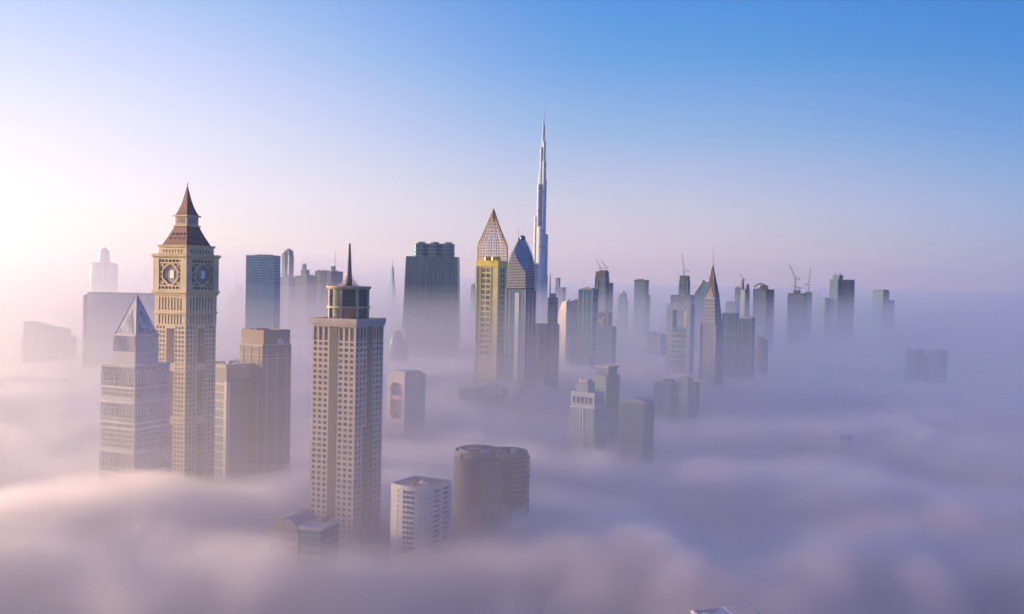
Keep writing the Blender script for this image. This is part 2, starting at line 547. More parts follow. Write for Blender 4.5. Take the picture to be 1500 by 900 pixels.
def windows(root, panes, mat, front=(0, 1), limit=100, zmin=60, name='window'):
    """the nearest, highest panes are windows of their own; those beyond the hundredth are one mass"""
    vis = sorted([p for p in panes if p[0] in front and p[1][2] > zmin], key=lambda p: -p[1][2])
    for p in vis[:limit]:
        o = bpy.data.objects.new(name, pane_mesh(mat, p[2], p[3], p[4])); C.objects.link(o)
        o.parent = root; o.location = p[1]
    seen = set(id(p) for p in vis[:limit])
    rest = [p for p in panes if id(p) not in seen]
    if rest:
        mb = MB()
        for i, c, d, w, h, fl in rest:
            a, e = w / 2 + .02, h / 2 + .02
            mb.face([(c[0] - d[0] * a, c[1] - d[1] * a, c[2] - e), (c[0] + d[0] * a, c[1] + d[1] * a, c[2] - e), (c[0] + d[0] * a, c[1] + d[1] * a, c[2] + e), (c[0] - d[0] * a, c[1] - d[1] * a, c[2] + e)])
        mb.build(name, mat, root, kind='stuff')
def storeys(z0, z1, fl, open_h, sill=.9):
    """levels of a stack of storeys from the top down"""
    zs, zo, z = [z1], [], z1
    while z - fl > z0:
        top = z - (fl - open_h - sill); bot = top - open_h
        zs += [top, bot, z - fl]; zo += [False, True, False]
        z -= fl
    zs.append(z0); zo.append(False)
    return zs[::-1], zo[::-1]
# ------------------------------------------------------------------ the clock tower
M_CREAM = stone('cream_stone', (.58, .49, .32))
M_CREAM2 = stone('ochre_trim', (.62, .50, .27))
M_DARKWIN = glass_mat('dark_window', (.10, .085, .075))
M_BROWNPANEL = stone('brown_panel', (.20, .155, .12))
M_REDROOF = stone('red_roof', (.15, .07, .07), .7)
M_LATTICE = stone('lattice_metal', (.60, .51, .31), .5)

def clock_tower():
    B = Bld('clock_tower', 'tall cream clock tower with a red tapering roof and spire', 820, 230, 315, 440, xc=272.5)
    z, r = B.z, B.root
    def hs(px): return B.size(px)[0]
    w = B.w
    # shaft: three windows, a recessed brown strip and three windows on each face
    win = [(2.1, 1), (1.15, 0)]
    parts = [(1.7, 0)] + win * 3 + [(.6, 0), (7.2, 0), (1.75, 0)] + win * 2 + [(2.1, 1), (1.7, 0)]
    L = lay(parts)
    zt = z(476)
    zs, zo = storeys(0, zt, 3.75, 2.2)
    mb, panes = MB(), []
    walls(mb, panes, rect(w, w), zs, zo, [L], .7)
    mb.face([(x, y, zt) for x, y in rect(w, w)])
    mb.build('wall', M_CREAM, r)
    windows(r, panes, M_DARKWIN, limit=100, zmin=80)
    tot = sum(p for p, f in parts)
    u0 = (1.7 + 3 * 3.25 + .6) / tot * w - w / 2; u1 = u0 + 7.2 / tot * w
    for (ya, yb) in ((480, 530), (541, 606), (618, 700)):
        for face in (0, 1, 2, 3):
            q = MB()
            # a framed panel a hand's breadth proud of the wall, with slim ribs
            a = w / 2
            z0, z1 = z(yb), z(ya)
            q.box(u0, u1, -a - .25, -a + .3, z0, z1)
            for j in range(4):
                uu = u0 + (u1 - u0) * (j + .5) / 4
                q.box(uu - .25, uu + .25, -a - .6, -a - .25, z0 + .4, z1 - .4)
            o = q.build('brown_bay', M_BROWNPANEL, r)
            o.rotation_euler.z = face * math.pi / 2
    for ya in (535.5, 612):                     # bay breaks: string courses
        MB().prism(rect(w + .9, w + .9), z(ya + 4.2), z(ya + 2.6)).build('string_course', M_CREAM2, r)
        MB().prism(rect(w + .9, w + .9), z(ya - 2.4), z(ya - 4)).build('string_course', M_CREAM2, r)
    # frieze and colonnade under the clock
    def band(y0, y1, px, n, frac, mat, deep=.9, vz=.1, name='frieze', top=True):
        ww = hs(px); zs = [z(y1), z(y1) + (z(y0) - z(y1)) * vz, z(y0) - (z(y0) - z(y1)) * vz, z(y0)]
        q, pn = MB(), []
        Lb = lay([(1.4, 0)] + [(frac, 1), (1 - frac, 0)] * (n - 1) + [(frac, 1), (1.4, 0)])
        walls(q, pn, rect(ww, ww), zs, [False, True, False], [Lb], deep)
        q.face([(x, y, z(y0)) for x, y in rect(ww, ww)])
        q.build(name, mat, r)
        windows(r, pn, M_DARKWIN, limit=16, zmin=0, name='window')
        return ww
    def ledge(y0, y1, px, mat=M_CREAM2, name='cornice', px1=None):
        w0 = hs(px); w1 = hs(px1) if px1 else w0
        MB().prism(rect(w0, w0), z(y1), z(y0), rect(w1, w1)).build(name, mat, r)
    band(459, 475.7, 86, 8, .5, M_CREAM, name='frieze')
    ledge(456.5, 459, 91)
    band(433.5, 456.3, 86, 8, .45, M_CREAM, name='colonnade')
    ledge(429, 433.4, 88, px1=93, name='corbel')
    ledge(426.2, 428.8, 96)
    # clock stage: corner piers, a deep bay on each face with ring, lattice and dial
    ws = hs(91); zb, zt = z(426), z(379)
    a = ws / 2; pier = ws * .17
    q = MB()
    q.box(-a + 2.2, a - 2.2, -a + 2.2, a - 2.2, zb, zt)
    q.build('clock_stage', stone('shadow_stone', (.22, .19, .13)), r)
    for sx in (-1, 1):
        for sy in (-1, 1):
            p = MB(); x0, x1 = sorted((sx * a, sx * (a - pier))); y0, y1 = sorted((sy * a, sy * (a - pier)))
            p.box(x0, x1, y0, y1, zb + .01, zt - .01)
            p.build('pier', M_CREAM, r)
    hz_ = zt - zb; zc = zb + hz_ * .5; R = (ws - 2 * pier) * .37
    for face in range(4):
        th = face * math.pi / 2
        def put(mb_, nm, mat, par=r):
            o = mb_.build(nm, mat, par)
            if par is r: o.rotation_euler.z = th
            return o
        a2 = a - .35; half = a - pier
        for e0, sg in ((zb, 1), (zt, -1)):
            f = MB()
            for g0, g1 in ((.02 / hz_, .05), (.13, .17)):
                q0, q1 = sorted((e0 + sg * hz_ * g0, e0 + sg * hz_ * g1)); f.box(-half, half, -a2, -a2 + .8, q0, q1)
            for j in range(6):
                uu = -half + 2 * half * (j + .5) / 6
                q0, q1 = sorted((e0 + sg * hz_ * .05, e0 + sg * hz_ * .13)); f.box(uu - .5, uu + .5, -a2 + .1, -a2 + .7, q0, q1)
            put(f, 'balustrade', M_CREAM)
        ck = put(MB().loft([[(rr * math.cos(t), yy, zc + rr * math.sin(t)) for t in [2 * math.pi * i / 36 for i in range(36)]] for rr, yy in
                            ((R * .92, -a2 + .5), (R * .92, -a2), (R * 1.02, -a2), (R * 1.02, -a2 + .5), (R * .92, -a2 + .5))], cap0=False, cap1=False), 'clock', M_CREAM)
        ck['label'] = 'round clock opening behind its lattice'
        lt = MB()
        zi0, zi1 = zb + hz_ * .17, zt - hz_ * .17
        hh = (zi1 - zi0) / 2
        for sx in (-1, 1):
            for sz in (-1, 1):
                lt.tube((sx * half * .98, -a2 + .35, zc + sz * hh * .05), (sx * half * .1, -a2 + .35, zc + sz * hh * .98), .45, k=4)
                lt.tube((sx * half * .98, -a2 + .35, zc + sz * hh * .98), (sx * R * .66, -a2 + .35, zc + sz * R * .66), .45, k=4)
                lt.tube((sx * half * .98, -a2 + .35, zc + sz * hh * .55), (sx * half * .55, -a2 + .35, zc + sz * hh * .98), .26, k=4)
            for g in (.94, .72):
                lt.tube((sx * half * g, -a2 + .45, zi0), (sx * half * g, -a2 + .45, zi1), .28, k=4)
        put(lt, 'lattice', M_LATTICE, ck)
        put(MB().loft([[(R * .9 * math.cos(t), yy, zc + R * .9 * math.sin(t)) for t in [2 * math.pi * i / 36 for i in range(36)]] for yy in (-a2 + 1.7, -a2 + 1.2)], cap0=True), 'dial', stone('dial_grey', (.30, .26, .22)), ck)
        put(MB().box(-R * .08, R * .40, -a2 + .7, -a2 + 1.15, zc - R * .36, zc + R * .36), 'dial_panel', plain('white_panel', (.72, .70, .66)), ck)
    ledge(376.4, 378.8, 92, px1=97)
    ledge(374.4, 376.2, 98)
    # small merlons on the big cornice
    wl = hs(98); mer = MB(); zz = z(374.4)
    for face in range(4):
        c, s_ = math.cos(face * math.pi / 2), math.sin(face * math.pi / 2)
        for j in range(13):
            u = -wl / 2 + wl * (j + .5) / 13
            x, y = u, -wl / 2 + .5
            X_, Y_ = x * c - y * s_, x * s_ + y * c
            mer.box(X_ - .4, X_ + .4, Y_ - .4, Y_ + .4, zz + .003, zz + 1.0)
    mer.build('merlon', M_CREAM2, r)
    band(363.5, 374.2, 76, 7, .42, M_CREAM, deep=.6, vz=.3, name='attic')
    ledge(360, 363.3, 79, px1=82)
    # flared mansard roof
    prof = [(68, 359.8), (60, 354), (51, 347), (43, 340.5), (37.5, 335.5), (35, 332.5)]
    rings = []
    for px, yy in prof:
        ww = hs(px) / 2
        rings.append([(-ww, -ww, z(yy)), (ww, -ww, z(yy)), (ww, ww, z(yy)), (-ww, ww, z(yy))])
    roof = MB().loft(rings).build('roof', M_REDROOF, r)
    for row, (px, yy) in enumerate(((55, 351), (48, 344.5))):
        ww = hs(px) / 2
        for face in (0, 1, 2, 3):
            for j in range(4):
                u = ww * (-.66 + .44 * j)
                o = MB().box(u - .8, u + .8, -ww - .35, -ww + 1.2, z(yy) - 1.2, z(yy) + 1.2).build('dormer', M_DARKWIN, roof)
                o.rotation_euler.z = face * math.pi / 2
    ledge(330.5, 332.4, 39)
    band(318.2, 330.3, 32, 5, .5, stone('lantern_stone', (.44, .40, .33)), deep=.6, vz=.22, name='lantern')
    ledge(316, 318, 40)
    prof = [(33, 315.8), (25, 309.5), (18, 302), (12, 293.5), (7.2, 284.5), (3.2, 276.5), (.8, 272.5)]
    rings = []
    for px, yy in prof:
        ww = hs(px) / 2
        rings.append([(-ww, -ww, z(yy)), (ww, -ww, z(yy)), (ww, ww, z(yy)), (-ww, ww, z(yy))])
    sp = MB().loft(rings).build('spire', M_REDROOF, r)
    MB().lathe([(.25, z(273)), (.25, z(271.3)), (.8, z(270.7)), (.8, z(270)), (.2, z(269.2)), (.08, z(266.5))], 8).build('finial', M_CREAM2, sp)
clock_tower()

# ------------------------------------------------------------------ pale tower with a glass pyramid
M_LILAC = stone('lilac_cladding', (.44, .43, .44))
M_LILAC2 = stone('lilac_trim', (.60, .56, .56))
M_PYR = curtain('pyramid_glass', (.30, .38, .46), (.5, .48, .5), 60, .01, 60, .01, rough=.2)
def pyramid_tower():
    B = Bld('pyramid_tower', 'pale lilac stepped tower capped by a glass pyramid, in front of the clock tower', 735, 151.5, 246, 560, xc=197.5)
    z, r = B.z, B.root
    def hs(px): return B.size(px)[0]
    def arches(px, y0, y1, n, nm='arch_frieze', mat=M_LILAC2):
        """pointed gothic arches standing proud of the wall, one run for each face"""
        ww = hs(px); a = ww / 2; z0, z1 = z(y1), z(y0); h = z1 - z0
        for face in range(4):
            q = MB(); p = ww / n
            for j in range(n):
                u = -a + p * j
                for sgn in (0, 1):
                    pts = []
                    for i in range(6):
                        t = i / 5
                        uu = t ** 1.7 * p * .5
                        pts.append(((u + uu) if sgn == 0 else (u + p - uu), -a - .12, z0 + h * t))
                    q.path(pts, .3, 4)
            o = q.build(nm, mat, r); o.rotation_euler.z = face * math.pi / 2
    w = hs(94.5)
    n = 16
    L = lay([(.9, 0)] + [(.62, 1), (.38, 0)] * (n - 1) + [(.62, 1), (.9, 0)])
    # tiers with tall slots between ribs, set back a little as they rise
    for (px, y0, y1) in ((94.5, 533, 584.5), (95.5, 585, 656), (96.8, 656.5, None)):
        ww = hs(px); z1 = z(y0); z0 = 0 if y1 is None else z(y1)
        fl = 3.7; zs, zo = storeys(z0, z1 - 1.0, fl, 2.7, .5)
        zs.append(z1); zo.append(False)
        q, pn = MB(), []
        walls(q, pn, rect(ww, ww), zs, zo, [L], .5)
        q.face([(x, y, z1) for x, y in rect(ww, ww)])
        q.build('wall', M_LILAC, r)
        windows(r, pn, glass_mat('lilac_window', (.27, .26, .29)), limit=34, zmin=85)
    for (px, y0, y1, nn) in ((94.5, 536, 559, 12), (95.5, 588, 604, 12), (96.8, 658, 678, 12)):
        arches(px, y0, y1, nn)
    for (px, y0, y1) in ((96, 531, 533.2), (96, 563, 566), (96.8, 584, 586.5), (97, 613.2, 616.2), (97, 621.4, 624.6), (98, 655, 657.5), (98, 686, 690)):
        ww = hs(px); MB().prism(rect(ww, ww), z(y1), z(y0)).build('white_band', M_LILAC2, r)
    # upper block
    ww = hs(62); MB().prism(rect(ww, ww), z(530.9), z(491.5)).build('upper_block', M_LILAC, r)
    arches(62, 492, 514, 9)
    MB().prism(rect(ww + .8, ww + .8), z(516), z(514.4)).build('white_band', M_LILAC2, r)
    MB().prism(rect(ww + 1.2, ww + 1.2), z(491.4), z(489)).build('cornice', M_LILAC2, r)
    # pyramid: glass faces between pale ridge beams, a second blue gable low on each face
    w0 = hs(58) / 2; zb, za = z(488.9), z(431)
    cs = [(-w0, -w0), (w0, -w0), (w0, w0), (-w0, w0)]
    py = MB().loft([[(x, y, zb) for x, y in cs], [(x * .015, y * .015, za) for x, y in cs]]).build('pyramid_roof', stone('pyramid_cladding', (.36, .36, .40), .35), r)
    for i, (x, y) in enumerate(cs):
        MB().tube((x, y, zb), (0, 0, za + .4), .55, .3, 4).build('ridge_beam', M_LILAC2, py)
    for face in range(4):
        q = MB(); t = .52
        def P(u, tt, out=.25): return (u, -w0 * (1 - tt) - out, zb + (za - zb) * tt)
        q.face([P(-w0 * .74, .03), P(w0 * .74, .03), P(0, t + .1)])
        o = q.build('glass_gable', glass_mat('gable_glass', (.17, .22, .27), .3, .2), py); o.rotation_euler.z = face * math.pi / 2
    MB().tube((0, 0, za - 1), (0, 0, z(427)), .25, .1).build('finial', M_LILAC2, py)
pyramid_tower()

# ------------------------------------------------------------------ the middle tower with a drum and a needle spire
M_GRID = stone('grey_grid_stone', (.47, .41, .36))
M_SLOT = curtain('dark_strip_glass', (.10, .092, .088), (.105, .095, .09), 3.6, .16, 2.2, .05, rough=.4, metal=.15, var=.15)
def grid_tower():
    B = Bld('grid_tower', 'tall grey grid tower with a round drum and needle spire, closest of the full towers', 640, 458.5, 562, 480, xc=521)
    z, r = B.z, B.root
    def hs(px): return B.size(px)[0]
    w = B.w
    win = [(1.0, 1), (.62, 0)]
    def half(k): return (win * k)[:-1]
    parts = [(.62, 0)] + half(3) + [(.5, 0), (2.5, 0), (.5, 0)] + half(3) + [(.62, 0)]
    L = lay(parts)
    zt = z(476.5); zslot = z(497.5)
    fl = 3.62
    zs, zo = storeys(0, zslot - .4, fl, 2.05, .9)
    zs += [zslot, zt - .9, zt]; zo += [False, True, False]
    mb, panes = MB(), []
    walls(mb, panes, rect(w, w), zs, zo, [L], .75)
    mb.build('wall', M_GRID, r)
    windows(r, panes, glass_mat('brown_window', (.13, .105, .095)), limit=100, zmin=95)
    tot = sum(p for p, f in parts)
    u0 = sum(p for p, f in parts[:7]) / tot * w - w / 2; u1 = u0 + 2.5 / tot * w
    for face in range(4):
        for side in ((u0, u1),):
            q = MB().box(side[0], side[1], -w / 2 - .18, -w / 2 + .3, 2, zt - .5)
            o = q.build('glass_strip', M_SLOT, r); o.rotation_euler.z = face * math.pi / 2
    # widening of the strip low on the right-hand face
    zl = z(622)
    q = MB().box(u0 - 2.6, u1 + 1.2, -w / 2 - .45, -w / 2 + .2, 2, zl)
    o = q.build('glass_bay', M_SLOT, r); o.rotation_euler.z = math.pi / 2
    # cornice slab and terrace
    wc = hs(110)
    MB().prism(rect(w + 1.6, w + 1.6), zt, z(473.5), rect(wc - 1, wc - 1)).build('cornice_underside', M_GRID, r)
    MB().prism(rect(wc, wc), z(473.4), z(468.2)).build('cornice', stone('cornice_stone', (.42, .37, .33)), r)
    B.roof(M_GRID, wc, wc, z(468.2), h=1.1)
    # drum: glass wall, piers and two rings
    R = 30.0 * B.m
    zb, zm, zd = z(468) + .3, z(448.5), z(424)
    MB().lathe([(R * .93, zb), (R * .93, zd)], 40).build('drum_glass', curtain('drum_glass_skin', (.05, .08, .085), (.07, .08, .08), 3.5, .06, 2.5, .05, rough=.15, metal=.25), r, smooth=True)
    for i in range(8):
        a = i * math.pi / 4 + math.radians(57)
        q = MB(); c, s_ = math.cos(a), math.sin(a)
        pts = []
        for du, dr in ((-.8, -1.2), (.8, -1.2), (.8, .5), (-.8, .5)):
            pts.append((c * (R + dr) - s_ * du, s_ * (R + dr) + c * du))
        q.prism(pts[::-1] if False else pts, zb, zd - .1)
        q.build('drum_pier', stone('drum_stone', (.42, .36, .29)), r)
        # solid panels below every other pair of piers
        if i % 2 == 1:
            a0, a1 = a + .09, a + math.pi / 4 - .09
            arc0 = [((R - .35) * math.cos(a0 + (a1 - a0) * t / 6), (R - .35) * math.sin(a0 + (a1 - a0) * t / 6)) for t in range(7)]
            arc1 = [((R - 1.6) * math.cos(a0 + (a1 - a0) * t / 6), (R - 1.6) * math.sin(a0 + (a1 - a0) * t / 6)) for t in range(7)]
            MB().prism(arc0 + arc1[::-1], zb + .5, zm - 1.5).build('drum_panel', stone('rust_panel', (.36, .19, .11)), r)
    def ring(R0, R1, z0, z1, nm):
        MB().loft([[(rr * math.cos(t), rr * math.sin(t), zz) for t in [2 * math.pi * i / 40 for i in range(40)]] for rr, zz in ((R0, z0), (R1, z0), (R1, z1), (R0, z1), (R0, z0))], cap0=False, cap1=False).build(nm, stone('drum_stone', (.44, .38, .29)), r, smooth=True)
    ring(R * .9, R + .7, zm - 1.2, zm, 'drum_ring')
    MB().lathe([(R * .95, zd - .05), (R + .3, zd), (R + 1.3, zd + 1.2), (R + 1.3, zd + 2.0), (R * .3, zd + 2.3)], 40).build('drum_roof', stone('drum_stone', (.44, .38, .29)), r, smooth=True)
    # stepped base of plates and the needle
    zr = zd + 2.2
    sp = MB().lathe([(2.0, zr), (1.9, z(414)), (1.75, z(405)), (1.3, z(385)), (.85, z(366)), (.65, z(358)), (.3, z(356.5))], 14).build('spire', stone('spire_metal', (.22, .195, .18), .7), r, smooth=True)
    for k_, (rp, yy) in enumerate(((14.5, 418.4), (12, 415.6), (9.5, 412.6), (7.4, 409.4), (5.6, 406))):
        MB().lathe([(1.5, z(yy)), (rp * B.m, z(yy)), (rp * B.m, z(yy) + .5), (1.5, z(yy) + .75)], 24).build('spire_plate', stone('spire_metal', (.22, .195, .18), .7), sp, smooth=True)
grid_tower()
# ------------------------------------------------------------------ golden tower with an open cage crown
M_GOLDSTONE = stone('gold_stone', (.52, .49, .25), .7)
M_GOLD = stone('gold_paint', (.70, .56, .12), .45, metal=.25)
M_CAGE = stone('cage_metal', (.44, .31, .15), .5, metal=.2)
def gold_tower():
    B = Bld('gold_tower', 'slender gold tower under an open pointed lattice cage', 1480, 698, 743, 420, xc=728.5)
    z, r = B.z, B.root
    w = B.w
    zt = z(391)
    fl = 8.2
    Lf = lay([(6, 0), (4.7, 1), (1.3, 0), (4.7, 1), (9, 0)])
    Lr = lay([(3.0, 0), (1.6, 1), (1, 0), (1.6, 1), (3.0, 0)])
    zs, zo = storeys(z(520), zt - 1, fl, 5.4, 1.2)
    zs = [0] + zs + [zt]; zo = [False] + zo + [False]
    mb, pn = MB(), []
    walls(mb, pn, rect(w, B.d), zs, zo, [Lf, Lr, Lf, Lr], .6)
    mb.face([(x, y, zt) for x, y in rect(w, B.d)])
    mb.build('wall', M_GOLDSTONE, r)
    windows(r, pn, glass_mat('gold_window', (.13, .13, .11)), limit=100, zmin=90)
    # corner fins and the golden band
    for x, y in rect(w, B.d):
        MB().prism(rect(2.2, 2.2, x, y), 0.2, zt + .5).build('corner_fin', M_GOLDSTONE, r)
    u0 = (6 - .9) / 25.7 * w - w / 2; u1 = (6 + 10.7 + .9) / 25.7 * w - w / 2
    for x in (u0, u1):
        MB().box(x - .35, x + .35, -B.d / 2 - .55, -B.d / 2 - .004, z(520), zt).build('gold_rib', M_GOLD, r)
    MB().prism(rect(w + 2.0, B.d + 2.0), z(391), z(383.5)).build('gold_band', M_GOLD, r)
    B.roof(M_GOLD, w + 2, B.d + 2, z(383.5), h=1.2)
    # drums of the roof plant inside the cage
    zb = z(383.4)
    for dx, dy in ((-6, -6), (6, -6), (6, 6), (-6, 6)):
        MB().lathe([(4.6, zb), (4.6, zb + 6), (4.0, zb + 7)], 16, dx, dy).build('plant_drum', M_GOLD, r, smooth=True)
    # cage of twelve ribs and nine hoops
    prof = [(22.3, 383), (22.3, 362), (20.4, 355.5), (16.6, 347.5), (12.4, 338), (8.6, 328.5), (5.4, 319.5), (2.8, 312), (1.0, 307)]
    cage = None
    n = 18
    for i in range(n):
        a = 2 * math.pi * (i + .5) / n
        pts = [(px * B.m * math.cos(a), px * B.m * math.sin(a), z(yy)) for px, yy in prof]
        MB().path(pts, .55, 5).build('cage_rib', M_CAGE, r)
    def rad(y):
        for (p0, y0), (p1, y1) in zip(prof, prof[1:]):
            if y0 >= y >= y1: return (p0 + (p1 - p0) * (y0 - y) / (y0 - y1)) * B.m
    for yy in (380, 376, 372, 368, 364, 360, 356, 352, 348, 343.5, 339, 334, 329, 324, 318.5, 313.5):
        R = rad(yy)
        MB().path([(R * math.cos(2 * math.pi * i / 28), R * math.sin(2 * math.pi * i / 28), z(yy)) for i in range(28)], .38, 5, closed=True).build('cage_hoop', M_CAGE, r)
    MB().tube((0, 0, z(311)), (0, 0, z(298)), .55, .2).build('mast', M_CAGE, r)
    MB().lathe([(.5, z(312)), (1.6, z(309)), (.5, z(306.5))], 10).build('cage_cap', M_CAGE, r, smooth=True)
gold_tower()

# ------------------------------------------------------------------ dark blue tower with a pointed louvred crown
M_BLUE = curtain('blue_tower_glass', (.06, .13, .21), (.13, .19, .26), 3.8, .14, 2.6, .12, rough=.15)
M_PALE = stone('pale_panel', (.24, .29, .35), .5)
def louvre_tower():
    B = Bld('louvre_tower', 'dark blue tower with pointed louvred bullet crown beside the gold tower', 1420, 741.5, 784, 440, xc=769)
    z, r = B.z, B.root
    w, d = B.w, B.d
    zt = z(424)
    MB().prism(rect(w, d), 0, zt).build('wall', M_BLUE, r)
    for x, y in rect(w, d):
        MB().prism(rect(1.8, 1.8, x, y), .2, zt).build('corner_pier', M_PALE, r)
    MB().box(-w * .02, w * .2, -d / 2 - .8, -d / 2 + .2, 0.1, z(429)).build('white_strip', stone('white_strip_panel', (.44, .46, .49)), r)
    MB().box(-w * .33, -w * .28, -d / 2 - .6, -d / 2 + .2, 0.1, z(426)).build('fin', M_PALE, r)
    MB().box(w * .36, w * .40, -d / 2 - .6, -d / 2 + .2, 0.1, z(426)).build('fin', M_PALE, r)
    for yy in (-.18, .16):
        MB().box(w / 2 - .2, w / 2 + .6, d * yy, d * (yy + .08), 0.1, z(426)).build('fin', M_PALE, r)
    def s(y):
        pts = [(436, 1.0), (404, 1.0), (391, .97), (381, .89), (371, .73), (360, .49), (351, .26), (345.5, .14), (338, .06)]
        yy = [p[0] for p in pts][::-1]; ss = [p[1] for p in pts][::-1]
        return sum(float(np.interp(y + t, yy, ss)) for t in (-6, -4, -2, 0, 2, 4, 6)) / 7
    def cc(y):                     # how much of the near corner the glass blade takes off
        t = max(0, min(1, (400 - y) / 32))
        return .78 * t
    def ring(y, g=0.0):
        a, e = w / 2 * s(y) + g, d / 2 * s(y) + g
        ca = min(cc(y) * 2 * min(a, e), 2 * min(a, e) * .96) + .02
        return [(-a, -e, z(y)), (a - ca * 1.0, -e, z(y)), (a, -e + ca * .8, z(y)), (a, e, z(y)), (-a, e, z(y))]
    ys = [424 - i * 2.0 for i in range(38)] + [348, 346]
    MB().loft([ring(y, -1.0) for y in ys]).build('crown_core', curtain('crown_glass', (.05, .06, .08), (.07, .08, .1), 3, .1, 3, .1, rough=.25), r)
    # louvres: one slab at every other floor
    for i in range(31):
        y = 422 - i * 2.25
        if y < 354: break
        R0 = ring(y, .35); h = .95
        R1 = [(a, b, c + h) for a, b, c in R0]
        MB().loft([R0, R1]).build('louvre', stone('louvre_metal', (.36, .39, .42), .45, metal=.1), r)
    bl = MB()
    ysb = [400 - i * 2.7 for i in range(20)] + [347.5]
    ra, rb = [], []
    for y in ysb:
        q = ring(y, .75); ra.append(q[1]); rb.append(q[2])
    for i in range(len(ysb) - 1):
        bl.face([ra[i], rb[i], rb[i + 1], ra[i + 1]])
    bl.build('glass_blade', curtain('blade_glass', (.20, .27, .32), (.28, .33, .37), 7.6, .08, 40, .0, rough=.35, metal=.15), r)
    MB().lathe([(4.2, z(352)), (4.6, z(349)), (3.6, z(346.5)), (1.5, z(345))], 14, .8, 0).build('crown_knob', M_BLUE, r, smooth=True)
    x, y = B.off(-5.5, 6)
    MB().tube((x, y, z(400)), (x, y, z(348)), 1.3, .9).build('mast', M_PALE, r)
    MB().tube((x, y, z(348)), (x, y, z(331)), .45, .15).build('antenna', M_PALE, r)
    # podium block at its foot
    MB().prism(rect(w * 1.55, d * 1.5, -6, -8), 0, z(557)).build('podium', M_PALE, r)
louvre_tower()

# ------------------------------------------------------------------ the supertall
M_SILVER = curtain('silver_glass', (.30, .39, .47), (.36, .44, .52), 40, .06, 3.4, .32, rough=.6, metal=.0, var=.1)
M_MECH = stone('mechanical_floor', (.22, .25, .29), .4, metal=.3)
def supertall():
    B = Bld('supertall_tower', 'silver supertall needle tower stepping up in round tiers, tallest of all', 3140, 782, 804, 340, b=0)
    z, r = B.z, B.root
    m = B.m
    tubes = [(0, 6.4, 332), (-7.3, 4.0, 317), (6.4, 3.6, 343), (-8.0, 4.2, 386), (7.2, 3.6, 402), (-4.1, 3.3, 270), (-2.9, 2.9, 252), (3.1, 3.3, 263), (2.5, 2.7, 236.5),
             (-1.9, 2.2, 216), (1.9, 2.1, 207), (-.8, 1.7, 199), (.8, 1.5, 183)]
    for i, (dx, rp, yt) in enumerate(tubes):
        x, y = B.off(dx, [0, 6, 9, -4, 3][i % 5] - 3)
        R = rp * m; zt = z(yt)
        t = MB().lathe([(R, 0), (R, zt - 3), (R * .94, zt - 1), (R * .8, zt)], 18, x, y).build('wing_tier', M_SILVER, r, smooth=True)
        for f in (.985, .86) if zt > 300 else ():
            MB().lathe([(R * 1.015, zt * f - 9), (R * 1.015, zt * f - 4)], 18, x, y).build('plant_floor', M_MECH, t, smooth=True)
    MB().lathe([(1.2 * m, 300), (1.1 * m, z(178)), (.75 * m, z(172)), (.6 * m, z(171))], 12).build('core', M_SILVER, r, smooth=True)
    MB().lathe([(.5 * m, z(172)), (.38 * m, z(160)), (.14 * m, z(151)), (.05 * m, z(148))], 8).build('spire', stone('spire_silver', (.42, .46, .52), .6), r, smooth=True)
supertall()
# ------------------------------------------------------------------ the left-hand group behind the fog
def simple(name, label, D, xl, xr, yref, tiers, b=None, k=1.0, cat='tower', group=None, xc=None):
    """tiers: (part name, material, pixels wide, top row, bottom row, dx[, depth])"""
    if b is None: b = 25.5 - math.degrees(math.atan(((xl + xr) / 2 - 750) / FPX))     # the whole district stands on one street grid
    B = Bld(name, label, D, xl, xr, yref, b=b, k=k, cat=cat, group=group, xc=xc)
    rng = random.Random(len(label) * 7 + int(xl))
    for t in tiers:
        dx, dep = t[5] if len(t) > 5 else 0, t[6] if len(t) > 6 else 0
        B.box(t[0], t[1], t[2], t[3], t[4], dx=dx, depth=dep)
        if t[0] in ('wall', 'upper_block', 'side_wing') and D < 2850 and t[2] > 8:
            # dressing of the larger blocks: corner piers, darker plant floors, pale ledges
            w, d = B.size(t[2]); cx, cy_ = B.off(dx, dep)
            z1, z0 = B.z(t[3]), (60 if t[4] is None else B.z(t[4]))
            pm = rng.choice((PIER_A, PIER_B))
            zz = z1 - rng.uniform(.12, .22) * min(z1 - z0, 120)
            while zz > z0 + 8:
                MB().prism(rect(w + .7, d + .7, cx, cy_), zz - 4.2, zz).build('plant_floor', FLOOR_DARK, B.root)
                zz -= rng.choice((26, 34, 44))
            for fx in rng.choice(((-.5, .5), (-.5, -.12, .12, .5), (-.5, -.2, .5))):
                MB().box(cx + w * fx - .9, cx + w * fx + .9, cy_ - d / 2 - .9, cy_ - d / 2 + .4, .2, z1 - .01).build('pier', pm, B.root)
            for fy in rng.choice(((-.25, .5), (.5,), (0, .5))):
                MB().box(cx + w / 2 - .4, cx + w / 2 + .9, cy_ + d * fy - .9, cy_ + d * fy + .9, .2, z1 - .01).build('pier', pm, B.root)
            MB().prism(rect(w + 1.2, d + 1.2, cx, cy_), z1 + .01, z1 + 1.1).build('roof_edge', pm, B.root)
            if t[2] > 12:
                for j in range(3):
                    MB().prism(rect(w * .14, d * .16, cx + w * rng.uniform(-.35, .35), cy_ + d * rng.uniform(-.35, .35)), z1 + 1.11 + .02 * j, z1 + rng.uniform(2.5, 5)).build('roof_plant', M_GREY, B.root)
    return B
G_BLUE = curtain('blue_glass', (.10, .22, .34), (.14, .22, .30), 3.8, .12, 2.4, .06, rough=.12)
G_TEAL = curtain('teal_glass', (.035, .17, .24), (.09, .19, .24), 3.8, .2, 2.2, .1, rough=.15)
G_GREY = curtain('grey_tower_skin', (.07, .15, .215), (.14, .215, .28), 3.6, .35, 2.6, .3, rough=.3, metal=.3)
